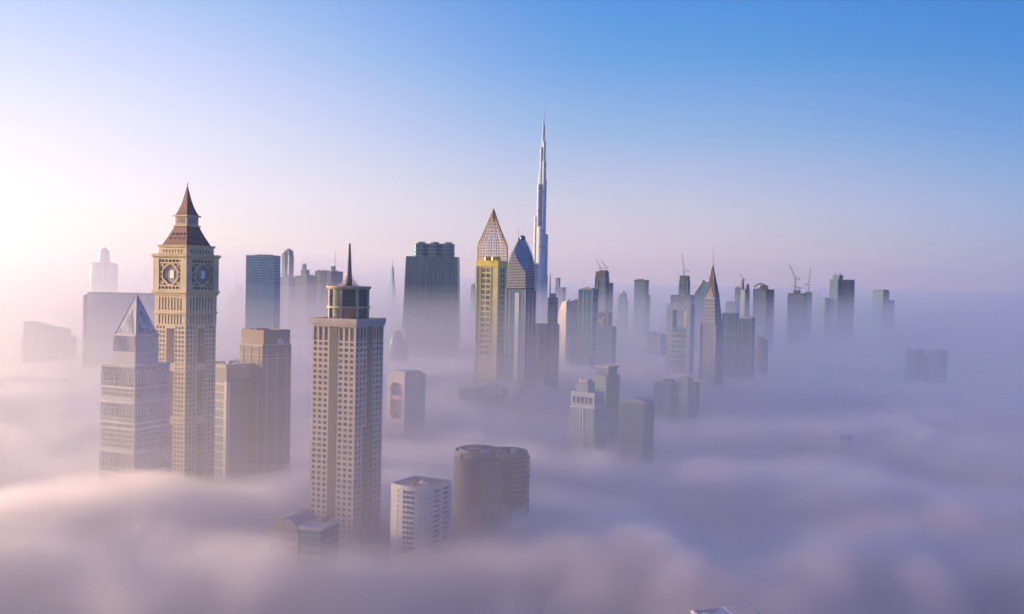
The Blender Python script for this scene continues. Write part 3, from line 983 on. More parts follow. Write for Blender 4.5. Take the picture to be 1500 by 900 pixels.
G_PALE = curtain('pale_tower_skin', (.14, .21, .27), (.25, .30, .35), 3.6, .4, 3.0, .35, rough=.4, metal=.2)
G_HAZE_PALE = curtain('haze_pale_skin', (.38, .37, .38), (.56, .52, .49), 3.6, .4, 3.0, .35, rough=.4, metal=.1)  # paleness of the bright haze put into the left-hand towers' colour
G_STONE = stone('tan_stone', (.36, .31, .27))
G_BROWN = curtain('brown_skin', (.07, .066, .068), (.15, .125, .115), 3.6, .45, 2.4, .42, rough=.4, metal=.15)
G_DARK = curtain('dark_tower_skin', (.035, .09, .15), (.07, .13, .19), 3.6, .3, 2.6, .25, rough=.3, metal=.3)
PIER_A = stone('pier_blue_grey', (.18, .25, .32)); PIER_B = stone('pier_dark', (.06, .11, .16)); FLOOR_DARK = stone('plant_floor_dark', (.06, .085, .115), .5)
M_WHITE = stone('white_concrete', (.60, .58, .56))
M_GREY = stone('grey_concrete', (.34, .33, .33))
M_ROOF = stone('roof_felt', (.26, .25, .25), .9, .35)

def blue_slab():
    B = Bld('blue_glass_tower', 'flat topped blue glass slab tower behind the brown tower', 1420, 361, 410, 400, b=24, k=.5)
    z, r = B.z, B.root
    MB().prism(rect(B.w, B.d), 0, z(376.5)).build('wall', G_BLUE, r)
    B.roof(M_GREY, B.w, B.d, z(376.5), h=2)
    B.box('roof_plant', M_GREY, 24, 373.2, 376.4, dx=2)
    B.box('roof_rail', M_GREY, 30, 375.5, 376.4, dx=-3)
blue_slab()

def brown_tower():
    B = Bld('brown_tower', 'brown stone tower with a round white emblem high on its crown', 880, 352, 425, 560, xc=384)
    z, r = B.z, B.root
    MB().prism(rect(B.w, B.d), 0, z(505)).build('wall', G_BROWN, r)
    B.roof(G_STONE, B.w, B.d, z(505), h=1.3)
    wc, dc = B.w * .98, B.d * .92
    MB().prism(rect(wc, dc), z(505) + .01, z(484.5)).build('crown', stone('brown_crown', (.22, .175, .145)), r)
    B.roof(stone('brown_crown', (.22, .175, .145)), wc, dc, z(484.5), h=1.3)
    for f in (-.34, 0, .34):
        MB().box(B.w * f - .5, B.w * f + .5, -B.d / 2 - .45, -B.d / 2 + .1, .1, z(507)).build('pilaster', G_STONE, r)
        MB().box(B.w / 2 - .1, B.w / 2 + .45, B.d * f - .5, B.d * f + .5, .1, z(507)).build('pilaster', G_STONE, r)
    for yy in (519, 524):
        MB().prism(rect(B.w + .5, B.d + .5), z(yy), z(yy - 1.4)).build('string_course', G_STONE, r)
    # round emblem on the right-hand face of the crown: a disc in a ring with a slanting bar
    zc = z(500.5); R = 3.2; x = wc / 2
    def disc(R0, x0, x1, nm, mat, par=r):
        return MB().loft([[(xx, dc * .12 + R0 * math.cos(t), zc + R0 * math.sin(t)) for t in [2 * math.pi * i / 28 for i in range(28)]] for xx in (x0, x1)]).build(nm, mat, par)
    e = disc(R, x - .1, x + .3, 'emblem', stone('emblem_white', (.75, .74, .72)))
    MB().tube((x + .35, dc * .12 - .9, zc - 1.4), (x + .35, dc * .12 + .9, zc + 1.4), .42).build('emblem_bar', stone('emblem_grey', (.35, .34, .36)), e)
    # small figures of plant on the roof
    for dx in (-22, -14):
        B.box('roof_plant', M_GREY, 5, 481, 484, dx=dx)
brown_tower()

def white_pier_tower():
    B = Bld('office_tower', 'flat roofed tower with white pier, balconies and glass face beside clock tower', 870, 306, 372, 600, xc=332.5)
    z, r = B.z, B.root
    w, d = B.w, B.d
    zt = z(556)
    MB().prism(rect(w * .93, d), 0, zt).build('wall', curtain('office_glass', (.035, .10, .15), (.07, .14, .19), 3.7, .1, 2.2, .06, rough=.35, metal=.0), r)
    MB().prism(rect(w + 4, d + 4), z(551), z(536.5)).build('top_storey', stone('roof_box', (.20, .21, .22)), r)
    MB().prism(rect(w + 1.5, d + 1.5), zt, z(551)).build('roof_neck', G_DARK, r)
    MB().prism(rect(w + 7, d + 7), z(536.4), z(533)).build('roof_slab', stone('roof_slab_grey', (.38, .37, .37)), r)
    B.roof(M_GREY, w + 7, d + 7, z(533), h=.9)
    MB().box(w / 2 - 3.4, w / 2 + .6, -d / 2 - 1.0, -d / 2 + 3, 0.1, zt - .02).build('white_pier', M_WHITE, r)
    MB().box(w / 2 - .9, w / 2 + .9, d / 2 - 2.2, d / 2 + .6, 0.1, zt - .02).build('white_pier', M_WHITE, r)
    zz = zt - 2
    while zz > 45:
        MB().box(-w / 2 - .5, w / 2 - 3.4, -d / 2 - 1.3, -d / 2 - .005, zz - 1.2, zz).build('balcony', M_WHITE, r)
        zz -= 7.4 if True else 3.7
    for fx in (-.28,):
        MB().box(w * fx - .5, w * fx + .5, -d / 2 - .9, -d / 2 + .1, .1, zt - .03).build('pilaster', M_WHITE, r)
    # window-cleaning cradle arm and plant on the roof
    x, y = B.off(-4); q = MB().tube((x - 7, y, z(533) + 1.2), (x + 9, y + 4, z(533) + 4.2), .35, k=4)
    q.build('cradle_arm', M_GREY, r)
    MB().box(x - 2, x + 2, y - 2, y + 2, z(533) + .02, z(533) + 2.6).build('roof_plant', M_GREY, r)
white_pier_tower()

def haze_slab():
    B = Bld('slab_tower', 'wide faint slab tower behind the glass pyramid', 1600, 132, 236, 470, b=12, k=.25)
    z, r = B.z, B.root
    MB().prism(rect(B.w, B.d), 0, z(430.5)).build('wall', G_HAZE_PALE, r)
    B.roof(M_GREY, B.w, B.d, z(430.5), h=1.6)
    w, d = B.w, B.d
    MB().box(-w / 2 + 1, -w / 2 + 12, -d / 2 - .7, -d / 2 + .1, z(443), z(432.5)).build('sign_board', M_WHITE, r)
    MB().box(-w / 2 - 6, -w / 2 - 3.2, -d / 2, d / 2, 0.1, z(433)).build('fin', M_GREY, r)
    MB().box(-w / 2 - 3.2, -w / 2 - .01, -d / 4, d / 4, 0.1, z(436)).build('link_wall', M_GREY, r)
haze_slab()

def slanted_block():
    B = Bld('slant_roof_block', 'low faint block with a curved slanting roofline, last building towards the sun', 1650, 36, 109, 510, b=20, k=.4, cat='building')
    z, r = B.z, B.root
    w, d = B.w, B.d
    def prof(x0, x1, ys, y0, y1, nm, mat):
        q = MB(); n = len(ys); xs = [x0 + (x1 - x0) * i / (n - 1) for i in range(n)]
        lo = [(x, y0, 0) for x in xs]
        for a, yy in ((y0, 0), (y1, 1)): pass
        A = [[(x, y0, z(v)) for x, v in zip(xs, ys)], [(x, y1, z(v)) for x, v in zip(xs, ys)]]
        pts0 = [(x1, y0, 0), (x0, y0, 0)] + A[0]
        pts1 = [(x1, y1, 0), (x0, y1, 0)] + A[1]
        return q.loft([pts1[::-1], pts0[::-1]]).build(nm, mat, r)
    prof(-w * .46, -w * .22, (471.5, 472.5, 474), -d / 2 - .6, d / 2, 'wall', G_HAZE_PALE)
    prof(-w * .219, w * .38, (473, 476, 478.5, 480.5, 482), -d / 2, d / 2, 'wall', G_HAZE_PALE)
    prof(w * .3805, w * .5, (493, 493), -d / 2 + 1, d / 2, 'side_wing', G_HAZE_PALE)
    prof(-w * .5, -w * .4605, (492, 492), -d / 2 + 1, d / 2, 'side_wing', G_HAZE_PALE)
slanted_block()

def ghost_tower():
    B = Bld('domed_tower', 'very faint shouldered tower with a rounded cap above the slab', 2700, 133, 172, 400, b=45)
    z, r = B.z, B.root
    for dx in (-9.6, 9.6):
        x, y = B.off(dx); R = 9.6 * B.m
        MB().lathe([(R, 0), (R, z(389)), (R * .8, z(386)), (R * .3, z(384.5))], 20, x, y).build('side_shaft', G_HAZE_PALE, r, smooth=True)
    R = 8.4 * B.m
    MB().lathe([(R, 0), (R, z(383)), (R * .86, z(380)), (R * .86, z(370)), (R * .62, z(365.5)), (R * .2, z(363.5)), (.2, z(362))], 20).build('main_shaft', G_HAZE_PALE, r, smooth=True)
ghost_tower()

# ------------------------------------------------------------------ hazy group left of the centre
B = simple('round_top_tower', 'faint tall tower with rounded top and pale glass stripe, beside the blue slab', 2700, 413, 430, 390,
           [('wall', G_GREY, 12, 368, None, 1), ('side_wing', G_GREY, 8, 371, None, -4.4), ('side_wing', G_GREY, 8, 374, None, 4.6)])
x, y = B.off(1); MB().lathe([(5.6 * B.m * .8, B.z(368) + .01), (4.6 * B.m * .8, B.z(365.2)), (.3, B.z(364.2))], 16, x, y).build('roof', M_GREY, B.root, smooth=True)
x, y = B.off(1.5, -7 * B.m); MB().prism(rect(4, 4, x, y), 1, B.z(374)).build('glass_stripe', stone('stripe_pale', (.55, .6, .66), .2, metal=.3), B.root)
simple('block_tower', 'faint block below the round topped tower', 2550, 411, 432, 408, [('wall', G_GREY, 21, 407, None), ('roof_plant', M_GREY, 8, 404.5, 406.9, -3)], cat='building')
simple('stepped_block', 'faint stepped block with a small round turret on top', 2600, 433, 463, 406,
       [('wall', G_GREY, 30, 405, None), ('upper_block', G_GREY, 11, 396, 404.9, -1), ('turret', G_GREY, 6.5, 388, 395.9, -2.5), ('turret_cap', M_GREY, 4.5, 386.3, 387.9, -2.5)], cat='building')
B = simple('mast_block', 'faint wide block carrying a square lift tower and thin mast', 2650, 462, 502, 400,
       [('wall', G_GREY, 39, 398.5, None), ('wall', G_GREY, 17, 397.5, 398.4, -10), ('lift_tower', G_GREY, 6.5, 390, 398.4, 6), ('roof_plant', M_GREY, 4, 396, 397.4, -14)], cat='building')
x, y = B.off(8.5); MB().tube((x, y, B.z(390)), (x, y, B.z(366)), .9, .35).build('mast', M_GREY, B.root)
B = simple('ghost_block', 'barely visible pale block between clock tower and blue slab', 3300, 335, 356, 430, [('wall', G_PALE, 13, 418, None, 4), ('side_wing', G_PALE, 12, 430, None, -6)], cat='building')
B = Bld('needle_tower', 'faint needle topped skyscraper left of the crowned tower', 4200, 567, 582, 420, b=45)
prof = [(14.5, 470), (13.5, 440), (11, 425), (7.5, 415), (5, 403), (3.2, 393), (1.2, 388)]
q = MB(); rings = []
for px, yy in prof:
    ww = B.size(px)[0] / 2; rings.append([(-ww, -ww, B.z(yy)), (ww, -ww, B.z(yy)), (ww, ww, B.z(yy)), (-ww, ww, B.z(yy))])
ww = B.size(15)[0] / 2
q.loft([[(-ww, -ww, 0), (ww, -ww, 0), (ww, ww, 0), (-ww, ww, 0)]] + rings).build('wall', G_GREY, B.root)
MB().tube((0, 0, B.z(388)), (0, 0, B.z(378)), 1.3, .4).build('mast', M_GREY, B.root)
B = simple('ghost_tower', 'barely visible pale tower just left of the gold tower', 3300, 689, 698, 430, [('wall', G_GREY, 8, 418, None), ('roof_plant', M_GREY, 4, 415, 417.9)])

# ------------------------------------------------------------------ the wide crowned tower
def crowned_tower():
    B = Bld('crowned_tower', 'wide tapering dark teal tower with three round lobes along its top', 2150, 592, 676, 400, b=8, k=.42)
    z, r = B.z, B.root
    m = B.m; d = B.d
    def half(px): return px * m / 2 / (math.cos(B.b) + .0)
    w0, w1 = half(88), half(74)
    q = MB().loft([[(-w0, -d / 2, 0), (w0 * .94, -d / 2, 0), (w0 * .94, d / 2, 0), (-w0, d / 2, 0)], [(-w1, -d / 2 + 2, z(376.5)), (w1, -d / 2 + 2, z(376.5)), (w1, d / 2 - 2, z(376.5)), (-w1, d / 2 - 2, z(376.5))]])
    q.build('wall', curtain('crowned_skin', (.025, .13, .18), (.065, .165, .205), 200, .002, 5.5, .3, rough=.25, metal=.35), r)
    n = 13
    zt = z(378)
    for i in range(n):
        f = -1 + 2 * (i + .5) / n
        q = MB().loft([[(w0 * f - .8, -d / 2 - .9, 0.2), (w0 * f + .8, -d / 2 - .9, .2), (w0 * f + .8, -d / 2 + .3, .2), (w0 * f - .8, -d / 2 + .3, .2)],
                       [(w1 * f - .8, -d / 2 + 1.1, zt), (w1 * f + .8, -d / 2 + 1.1, zt), (w1 * f + .8, -d / 2 + 2.3, zt), (w1 * f - .8, -d / 2 + 2.3, zt)]])
        q.build('rib', stone('rib_grey', (.08, .175, .21)), r)
    for i, px in enumerate((-19.5, .5, 20)):
        x = (px + 1) * m; R = 9.7 * m
        t = MB().prism(cut_rect(2 * R, d * .8, R * .5, x, 0), z(376.4), z(357.5)).build('crown_lobe', curtain('lobe_skin', (.025, .12, .17), (.08, .175, .215), 8, .35, 5, .25, rough=.25), r)
        MB().prism(circ(R * .72, 12, x, 0, ry=d * .32), z(357.4), z(355)).build('lobe_roof', M_GREY, t)
        MB().prism(rect(.5 * m, .5 * m, x, 0), z(355), z(353.2)).build('finial', M_GREY, t)
crowned_tower()

def egg_building():
    B = Bld('shell_building', 'small curved shell building with a raised sail edge left of the crowned tower', 1750, 568, 598, 510, b=30, cat='building')
    z, r = B.z, B.root; m = B.m
    R = 14.5 * m
    prof = [(.98, None), (1.0, 520), (.97, 508), (.85, 498), (.62, 490), (.3, 485)]
    MB().lathe([(R * f, 0 if y is None else z(y)) for f, y in prof] + [(.3, z(484))], 28).build('shell', G_GREY, r, smooth=True)
    # sail: a tall curved blade over one side
    pts = [(-.75, 497), (-.3, 489), (.2, 484), (.7, 479), (.95, 477.5), (1.0, 486), (1.0, 500)]
    fr = [(R * a, -R * .16, z(y)) for a, y in pts]; bk = [(R * a, R * .16, z(y)) for a, y in pts]
    MB().loft([bk[::-1], fr[::-1]]).build('sail', M_WHITE, r)
egg_building()

def arch_tower():
    B = Bld('arch_tower', 'pale tower with a tall rounded opening crossed by red bars', 1120, 567, 623, 575, xc=592.5)
    z, r = B.z, B.root
    w, d = B.w, B.d
    zt = z(548.5)
    # front wall with a rounded opening right through a shallow box
    a, e = w / 2, d / 2
    x0, x1 = -a + w * .22, a - w * .16; zo0, zo1 = z(612), z(559.5); rr = (x1 - x0) * .32
    hole = []
    for (cx_, cz_, a0) in ((x1 - rr, zo1 - rr * 1.3, 0), (x0 + rr, zo1 - rr * 1.3, 90), (x0 + rr, zo0 + rr * 1.3, 180), (x1 - rr, zo0 + rr * 1.3, 270)):
        for i in range(6):
            t = math.radians(a0 + 18 * i); hole.append((cx_ + rr * math.cos(t), cz_ + rr * 1.3 * math.sin(t)))
    outer = []
    N_ = len(hole); ocx, ocz = (x0 + x1) / 2, (zo0 + zo1) / 2
    for (hx, hz_) in hole:                      # each hole point joined to the point of the wall's edge it looks at
        dx, dz = hx - ocx, hz_ - ocz
        tx = ((a if dx > 0 else -a) - ocx) / dx if abs(dx) > 1e-6 else 1e9
        tz = ((zt if dz > 0 else 2.0) - ocz) / dz if abs(dz) > 1e-6 else 1e9
        t = min(tx, tz); outer.append((ocx + dx * t, ocz + dz * t))
    dep = 9.0
    q = MB()
    F = [(x, -e, zz) for x, zz in outer]; H = [(x, -e, zz) for x, zz in hole]; K = [(x, -e + dep, zz) for x, zz in hole]
    for i in range(N_):
        j = (i + 1) % N_
        q.face([F[i], F[j], H[j], H[i]]); q.face([H[i], H[j], K[j], K[i]])
    # the corners between neighbouring edge points
    q.face([(a, -e, zt)] + [F[i] for i in (5, 6)] if False else [(-a, -e, 0), (a, -e, 0), (a, -e, 2.0), (-a, -e, 2.0)])
    for cxz in ((a, zt), (-a, zt), (-a, 2.0), (a, 2.0)):
        for i in range(N_):
            j = (i + 1) % N_
            (p, q2) = outer[i], outer[j]
            if abs(p[0] - q2[0]) > 1e-6 and abs(p[1] - q2[1]) > 1e-6:
                mid = (max(p[0], q2[0]) if cxz[0] > 0 else min(p[0], q2[0]), max(p[1], q2[1]) if cxz[1] > ocz else min(p[1], q2[1]))
                if abs(mid[0] - cxz[0]) < .01 and abs(mid[1] - cxz[1]) < .01:
                    q.face([(p[0], -e, p[1]), (cxz[0], -e, cxz[1]), (q2[0], -e, q2[1])])
    P_ = lambda x, y, zz: (x, y, zz)
    q.face([P_(a, -e, 0), P_(a, e, 0), P_(a, e, zt), P_(a, -e, zt)])
    q.face([P_(a, e, 0), P_(-a, e, 0), P_(-a, e, zt), P_(a, e, zt)])
    q.face([P_(-a, e, 0), P_(-a, -e, 0), P_(-a, -e, zt), P_(-a, e, zt)])
    q.face([P_(-a, -e, zt), P_(a, -e, zt), P_(a, e, zt), P_(-a, e, zt)])
    q.build('wall', stone('arch_stone', (.40, .36, .36)), r)
    MB().box(x0 - 1, x1 + 1, -e + dep - .4, -e + dep + .3, zo0 - 1, zo1 + 1).build('back_glass', stone('pale_glazing', (.58, .63, .70), .3), r)
    for yy, hh in ((570, .5), (581, 2.6), (591, .5), (600, .5)):
        MB().box(x0 - .2, x1 + .2, -e + 1.0, -e + 2.0, z(yy) - hh, z(yy) + hh).build('red_bar', stone('red_paint', (.48, .27, .27)), r)
    ring = MB().path([(x, -e - .15, zz) for x, zz in hole], .55, 4, closed=True).build('opening_frame', stone('red_trim', (.46, .27, .27)), r)
    for f in (-.3, .05, .34):
        MB().box(a - .1, a + .7, d * f - 1.2, d * f + 1.2, .1, zt - 3).build('pilaster', stone('arch_stone', (.40, .36, .36)), r)
    B.roof(M_GREY, w, d, zt, h=1.2)
    MB().prism(rect(w * .8, d * .8), zt + .01, z(543)).build('roof_house', M_GREY, r)
arch_tower()
# ------------------------------------------------------------------ buildings rising from the near fog
def low_white():
    B = Bld('apartment_tower', 'low white apartment tower with a bowed balcony front', 610, 573, 662, 715, xc=627, cat='building')
    z, r = B.z, B.root
    w, d = B.w, B.d
    zt = z(705.5)
    # bowed front: outline with a convex near-left side
    n = 10; bow = 3.2
    front = [(-w / 2 + w * i / n, -d / 2 - bow * math.sin(math.pi * i / n) * (1 if True else 0)) for i in range(n + 1)]
    poly = front + [(w / 2, d / 2), (-w / 2, d / 2)]
    MW = stone('apartment_white', (.45, .45, .47))
    fl = 3.1
    zs, zo = storeys(0, zt - 2.4, fl, 1.7, .9); zs.append(zt); zo.append(False)
    mb, pn = MB(), []
    solid = lay([(1, 0)])
    strip = lay([(.2, 0), (3, 1), (.1, 0)])
    small = lay([(1.4, 0), (1.0, 1), (1.2, 0)])
    side = lay([(1.2, 0), (.9, 1), (1.2, 0), (4.5, 1), (1.6, 0), (3.6, 1), (1.8, 0)])
    lays = [solid, solid, small, solid, strip, strip, strip, solid, solid, small] + [side, solid, solid]
    walls(mb, pn, poly, zs, zo, lays, 1.0)
    mb.build('wall', MW, r)
    windows(r, pn, glass_mat('apartment_window', (.07, .085, .11)), front=tuple(range(0, 11)), limit=100, zmin=60)
    MB().face([(x, y, zt - .9) for x, y in poly]).build('roof', stone('roof_terracotta', (.27, .22, .21), .9, .4), r)
    o = [(x, y, zt) for x, y in poly]
    cxm, cym = 0, 0
    inn = [(x * .955, y * .955, zz) for x, y, zz in o]
    MB().loft([o, inn, [(x, y, zt - .9) for x, y, zz in inn]], cap0=False, cap1=False).build('parapet', MW, r)
    # balconies of the right-hand face
    zz = zt - 2.4
    k = 0
    while zz > 40 and k < 18:
        y0 = d * (-.5 + 3.3 / 14.8); y1 = y0 + d * 4.5 / 14.8
        pts = [(w / 2 + .01, y0), (w / 2 + 1.3, y0 + (y1 - y0) * .2), (w / 2 + 1.6, (y0 + y1) / 2), (w / 2 + 1.3, y0 + (y1 - y0) * .8), (w / 2 + .01, y1)]
        MB().prism(pts, zz - fl + .15, zz - fl + 1.0).build('balcony', MW, r)
        zz -= fl; k += 1
    rng = random.Random(3)
    for i, (x, y, s1, s2, h, c) in enumerate(((-5, 1, 3.4, 2.2, 1.3, (.34, .16, .15)), (1, -2, 2.4, 2.0, 1.6, (.5, .48, .47)), (5.5, 3, 4.2, 2.4, 1.2, (.34, .33, .33)), (-3, -5.5, 2.0, 2.6, 1.0, (.42, .22, .2)), (6, -4.5, 2, 2, 1.5, (.45, .44, .42)), (0, 6, 6, 3, 1.9, (.4, .37, .36)))):
        MB().prism(rect(s1, s2, x, y), zt - .89, zt - .9 + h).build('roof_plant', stone('plant_tone_%d' % i, c), r)
low_white()

def twin_drum():
    B = Bld('drum_block', 'dark rounded twin drum block rising behind the white apartment tower', 660, 664, 775, 690, b=0, cat='building')
    z, r = B.z, B.root
    m = B.m
    MD = curtain('drum_block_skin', (.03, .042, .055), (.085, .088, .10), 3.3, .42, 3.2, .18, rough=.35, metal=.25)
    MC = stone('drum_block_concrete', (.17, .17, .185))
    xL, yL = B.off(-20); xR, yR = B.off(22)
    RL, RR = 35 * m, 33 * m
    zl, zr = z(667), z(666)
    MB().prism(circ(RL, 40, xL, yL), 0, zl).build('drum', MD, r, smooth=True)
    t = MB().prism(circ(RR, 40, xR, yR + 2), 0, zr).build('drum', MD, r, smooth=True)
    MB().prism(rect(30 * m, 20, (xL + xR) / 2, -RL * .75), 0, z(672)).build('link_block', curtain('link_skin', (.09, .10, .12), (.13, .13, .14), 3.3, .15, 2.2, .1, rough=.3, metal=.25), r)
    def ringwall(R, t_, x, y, z0, z1, nm, a0=0, a1=360, mat=MC, ry=1.0):
        N_ = 40; A = [math.radians(a0 + (a1 - a0) * i / N_) for i in range(N_ + 1)]
        rows = [[(x + rr * math.cos(q), y + rr * ry * math.sin(q), zz) for q in A] for rr, zz in ((R, z0), (R, z1), (R - t_, z1), (R - t_, z0), (R, z0))]
        return MB().loft(rows, closed=False, cap0=False, cap1=False).build(nm, mat, r, smooth=True)
    ringwall(RL * .97, .8, xL, yL, zl + .01, z(659), 'crown_wall')
    ringwall(RL * .8, .6, xL, yL, zl + .01, z(656.5), 'crown_wall', 20, 250)
    ringwall(RR * .95, .8, xR, yR + 2, zr + .01, z(660), 'crown_wall', -120, 150)
    zz = zr - 1
    for k in range(22):                       # curved balconies of the right-hand drum
        ringwall(RR + 1.0, 1.2, xR, yR + 2, zz - 1.1, zz, 'balcony', -75, 45)
        zz -= 3.3
    MB().prism(circ(RL * .95, 40, xL, yL), zl + .004, zl + .3).build('roof', M_ROOF, r)
    MB().prism(rect(9, 6, xL - 3, yL - 1), zl + .31, z(657)).build('roof_house', MC, r)
    MB().prism(rect(5, 7, xL + 6, yL + 3), zl + .31, z(661)).build('roof_house', stone('plant_blue', (.25, .27, .34)), r)
    MB().prism(rect(7, 5, xR - 4, yR), zr + .01, z(659)).build('roof_house', MC, r)
    MB().lathe([(2.2, zr + .01), (2.2, zr + 3), (.2, zr + 3.6)], 14, xR + 5, yR + 4).build('water_tank', M_WHITE, r, smooth=True)
    MB().box(xL - 11, xL - 9.5, yL - RL * .97, yL - RL * .94 + .5, zl, z(660.5)).build('door_recess', G_DARK, r)
    rng = random.Random(11)
    for (cx_, cy_, R_, zz_) in ((xL, yL, RL * .62, zl + .31), (xR, yR + 2, RR * .72, zr + .01)):
        for i in range(10):
            a = rng.uniform(0, 6.28); q = R_ * math.sqrt(rng.uniform(.15, 1))
            MB().prism(rect(rng.uniform(.9, 2.2), rng.uniform(.9, 2.2), cx_ + q * math.cos(a), cy_ + q * math.sin(a)), zz_ + .01 + .013 * i, zz_ + rng.uniform(.9, 2.2)).build('roof_plant', rng.choice((MC, M_WHITE, M_ROOF)), r)
twin_drum()

def foggy_block():
    B = Bld('barrel_roof_block', 'blurred block with a barrel roof sunk in fog below the grid tower', 545, 396, 500, 780, b=30, k=.7, cat='building')
    z, r = B.z, B.root
    w, d = B.w, B.d; m = B.m
    zt = z(776)
    MB().prism(rect(w * .56, d, -w * .22, 0), 0, zt).build('wall', M_GREY, r)
    n = 14; x0, x1 = -w * .5, w * .06; h = z(754) - zt
    arc = [(x0 + (x1 - x0) * (1 - math.cos(math.pi * i / n)) / 2, zt + h * math.sin(math.pi * i / n)) for i in range(n + 1)]
    MB().loft([[(x, d / 2, zz) for x, zz in arc], [(x, -d / 2, zz) for x, zz in arc]]).build('roof', stone('barrel_roof_metal', (.22, .20, .20), .5), r)
    MB().prism(rect(w * .40, d * .9, w * .27, -d * .02), 0, z(768)).build('glass_wing', G_TEAL, r)
    MB().prism(rect(w * .43, d * .96, w * .27, -d * .02), z(767.9), z(763.5)).build('wing_roof', M_GREY, r)
    MB().prism(rect(5, 8, w * .27, 3), z(763.4), z(758)).build('roof_plant', G_BROWN, r)
foggy_block()

def near_roof():
    B = Bld('near_rooftop', 'sunlit orange walled rooftop with a blue skylight, cut by the bottom edge', 455, 1012, 1128, 905, b=62, k=1.25, cat='building')
    z, r = B.z, B.root
    w, d = B.w, B.d
    MO = stone('orange_wall', (.50, .27, .15))
    zt = z(907)
    MB().prism(rect(w, d), 0, zt).build('wall', MO, r)
    B.roof(stone('coping_pale', (.62, .58, .56)), w, d, zt, h=1.5, t=.7)
    MB().prism(rect(w - 1.6, d - 1.6), zt + .01, zt + .25).build('roof', stone('roof_grey', (.3, .29, .3), .9, .35), r)
    MB().prism(rect(w * .55, d * .42, -w * .1, d * .22), zt + .26, zt + 2.8).build('roof_house', MO, r)
    MB().prism(rect(w * .58, d * .44, -w * .1, d * .22), zt + 2.79, zt + 3.2).build('roof_slab', stone('house_slab', (.36, .34, .36)), r)
    # lean-to skylight of blue glass against the roof house
    x0, x1 = -w * .38, w * .16; y0 = d * .01 - 4.2; y1 = d * .008
    MB().loft([[(x0, y0, zt + .26), (x0, y1, zt + .26), (x0, y1, zt + 2.6)], [(x1, y0, zt + .26), (x1, y1, zt + .26), (x1, y1, zt + 2.6)]]).build('skylight', curtain('skylight_glass', (.07, .16, .42), (.4, .42, .5), 30, .01, 1.4, .08, rough=.15), r)
    for i, (x, y) in enumerate(((.28, .1), (.3, -.12), (.1, -.3), (-.2, -.33), (.32, .34))):
        MB().prism(rect(2.4 + i % 2, 2.0, w * x, d * y), zt + .26, zt + 1.7 + .4 * (i % 3)).build('roof_plant', stone('plant_grey', (.42, .41, .41)), r)
    # curved grey end wall with its dark edge
    n = 8
    a = [(-w / 2 - .3 - 5.5 * math.sin(math.pi / 2 * i / n), 0, zt + 1.0 - 9 * (1 - math.cos(math.pi / 2 * i / n))) for i in range(n + 1)]
    lo = [(x, 0, zt - 12) for x, y, zz in a]
    f = [(x, d / 2 - .8, zz) for x, y, zz in a] + [(a[-1][0], d / 2 - .8, 0), (a[0][0], d / 2 - .8, 0)]
    b_ = [(x, d / 2, zz) for x, y, zz in f]
    MB().loft([b_, f]).build('end_wall', stone('end_wall_grey', (.3, .31, .30)), r)
near_roof()
# ------------------------------------------------------------------ right-hand skyline
G_CONC = curtain('raw_concrete_skin', (.065, .12, .175), (.11, .165, .22), 4.0, .4, 4.5, .3, rough=.6, metal=.1)
M_SLAT_AND_GLINT = stone('gold_slat_and_sun_glint', (.75, .52, .26), .35, .1, metal=.3)  # gold slats, and sunlight painted as gold on glint and jamb

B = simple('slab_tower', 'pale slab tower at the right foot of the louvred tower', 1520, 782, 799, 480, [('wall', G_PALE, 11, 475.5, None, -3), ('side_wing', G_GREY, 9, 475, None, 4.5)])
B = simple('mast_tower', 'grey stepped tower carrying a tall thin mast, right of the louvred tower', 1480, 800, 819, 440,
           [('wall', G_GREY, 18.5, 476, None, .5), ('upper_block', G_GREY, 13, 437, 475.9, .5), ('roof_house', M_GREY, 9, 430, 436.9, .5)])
x, y = B.off(-4, -3 * B.m); MB().tube((x, y, B.z(440)), (x, y, B.z(402)), 1.1, .5).build('mast', stone('mast_dark', (.2, .19, .2)), B.root)

def slanted_slab():
    B = Bld('slanted_slab_tower', 'slim slab tower with slanted top and sunlit cream flank', 1900, 816, 839, 460, b=40, k=.9)
    z, r = B.z, B.root; w, d = B.w, B.d
    prof = [(-w / 2, 0), (w / 2, 0), (w / 2, z(441)), (w * .05, z(442.5)), (-w / 2, z(464))]
    f = [(x, -d / 2, zz) for x, zz in prof]; bk = [(x, d / 2, zz) for x, zz in prof]
    MB().loft([bk, f]).build('wall', stone('cream_flank', (.66, .60, .52)), r)
    MB().box(w / 2 + .01, w / 2 + .6, -d / 2, d / 2, 0.1, z(442)).build('glass_face', G_GREY, r)
    MB().prism(rect(6, 6, w * .3, 0), z(441), z(438.5)).build('roof_plant', M_GREY, r)
slanted_slab()

B = simple('setback_tower', 'blue grey tower with lower left shoulder, tallest of the middle cluster', 1750, 838, 876, 440,
           [('wall', G_TEAL, 27, 424.5, None, 4.5), ('side_wing', G_GREY, 16, 441.5, None, -10.5, 8), ('base_block', G_GREY, 40, 522, None, -1, -4), ('roof_house', M_GREY, 20, 422, 424.4, 4.5)])
B = simple('glint_tower', 'lower grey blue tower with a panel glinting gold in the sun', 1680, 875, 902, 480,
           [('wall', G_GREY, 25, 479, None, 1), ('upper_block', G_TEAL, 18, 458.5, 478.9, -2.5), ('roof_house', M_GREY, 8, 456.6, 458.4, -4)])
w, d = B.size(18); x, y = B.off(-2.5)
MB().box(x - w * .46, x - w * .1, y - d / 2 - .6, y - d / 2 - .05, B.z(474), B.z(467)).build('painted_glint', M_SLAT_AND_GLINT, B.root)  # the sun's reflection, put in as gold-coloured plates
MB().box(x - w * .16, x - w * .02, y - d / 2 - .7, y - d / 2 - .05, B.z(478), B.z(463)).build('painted_glint', M_SLAT_AND_GLINT, B.root)

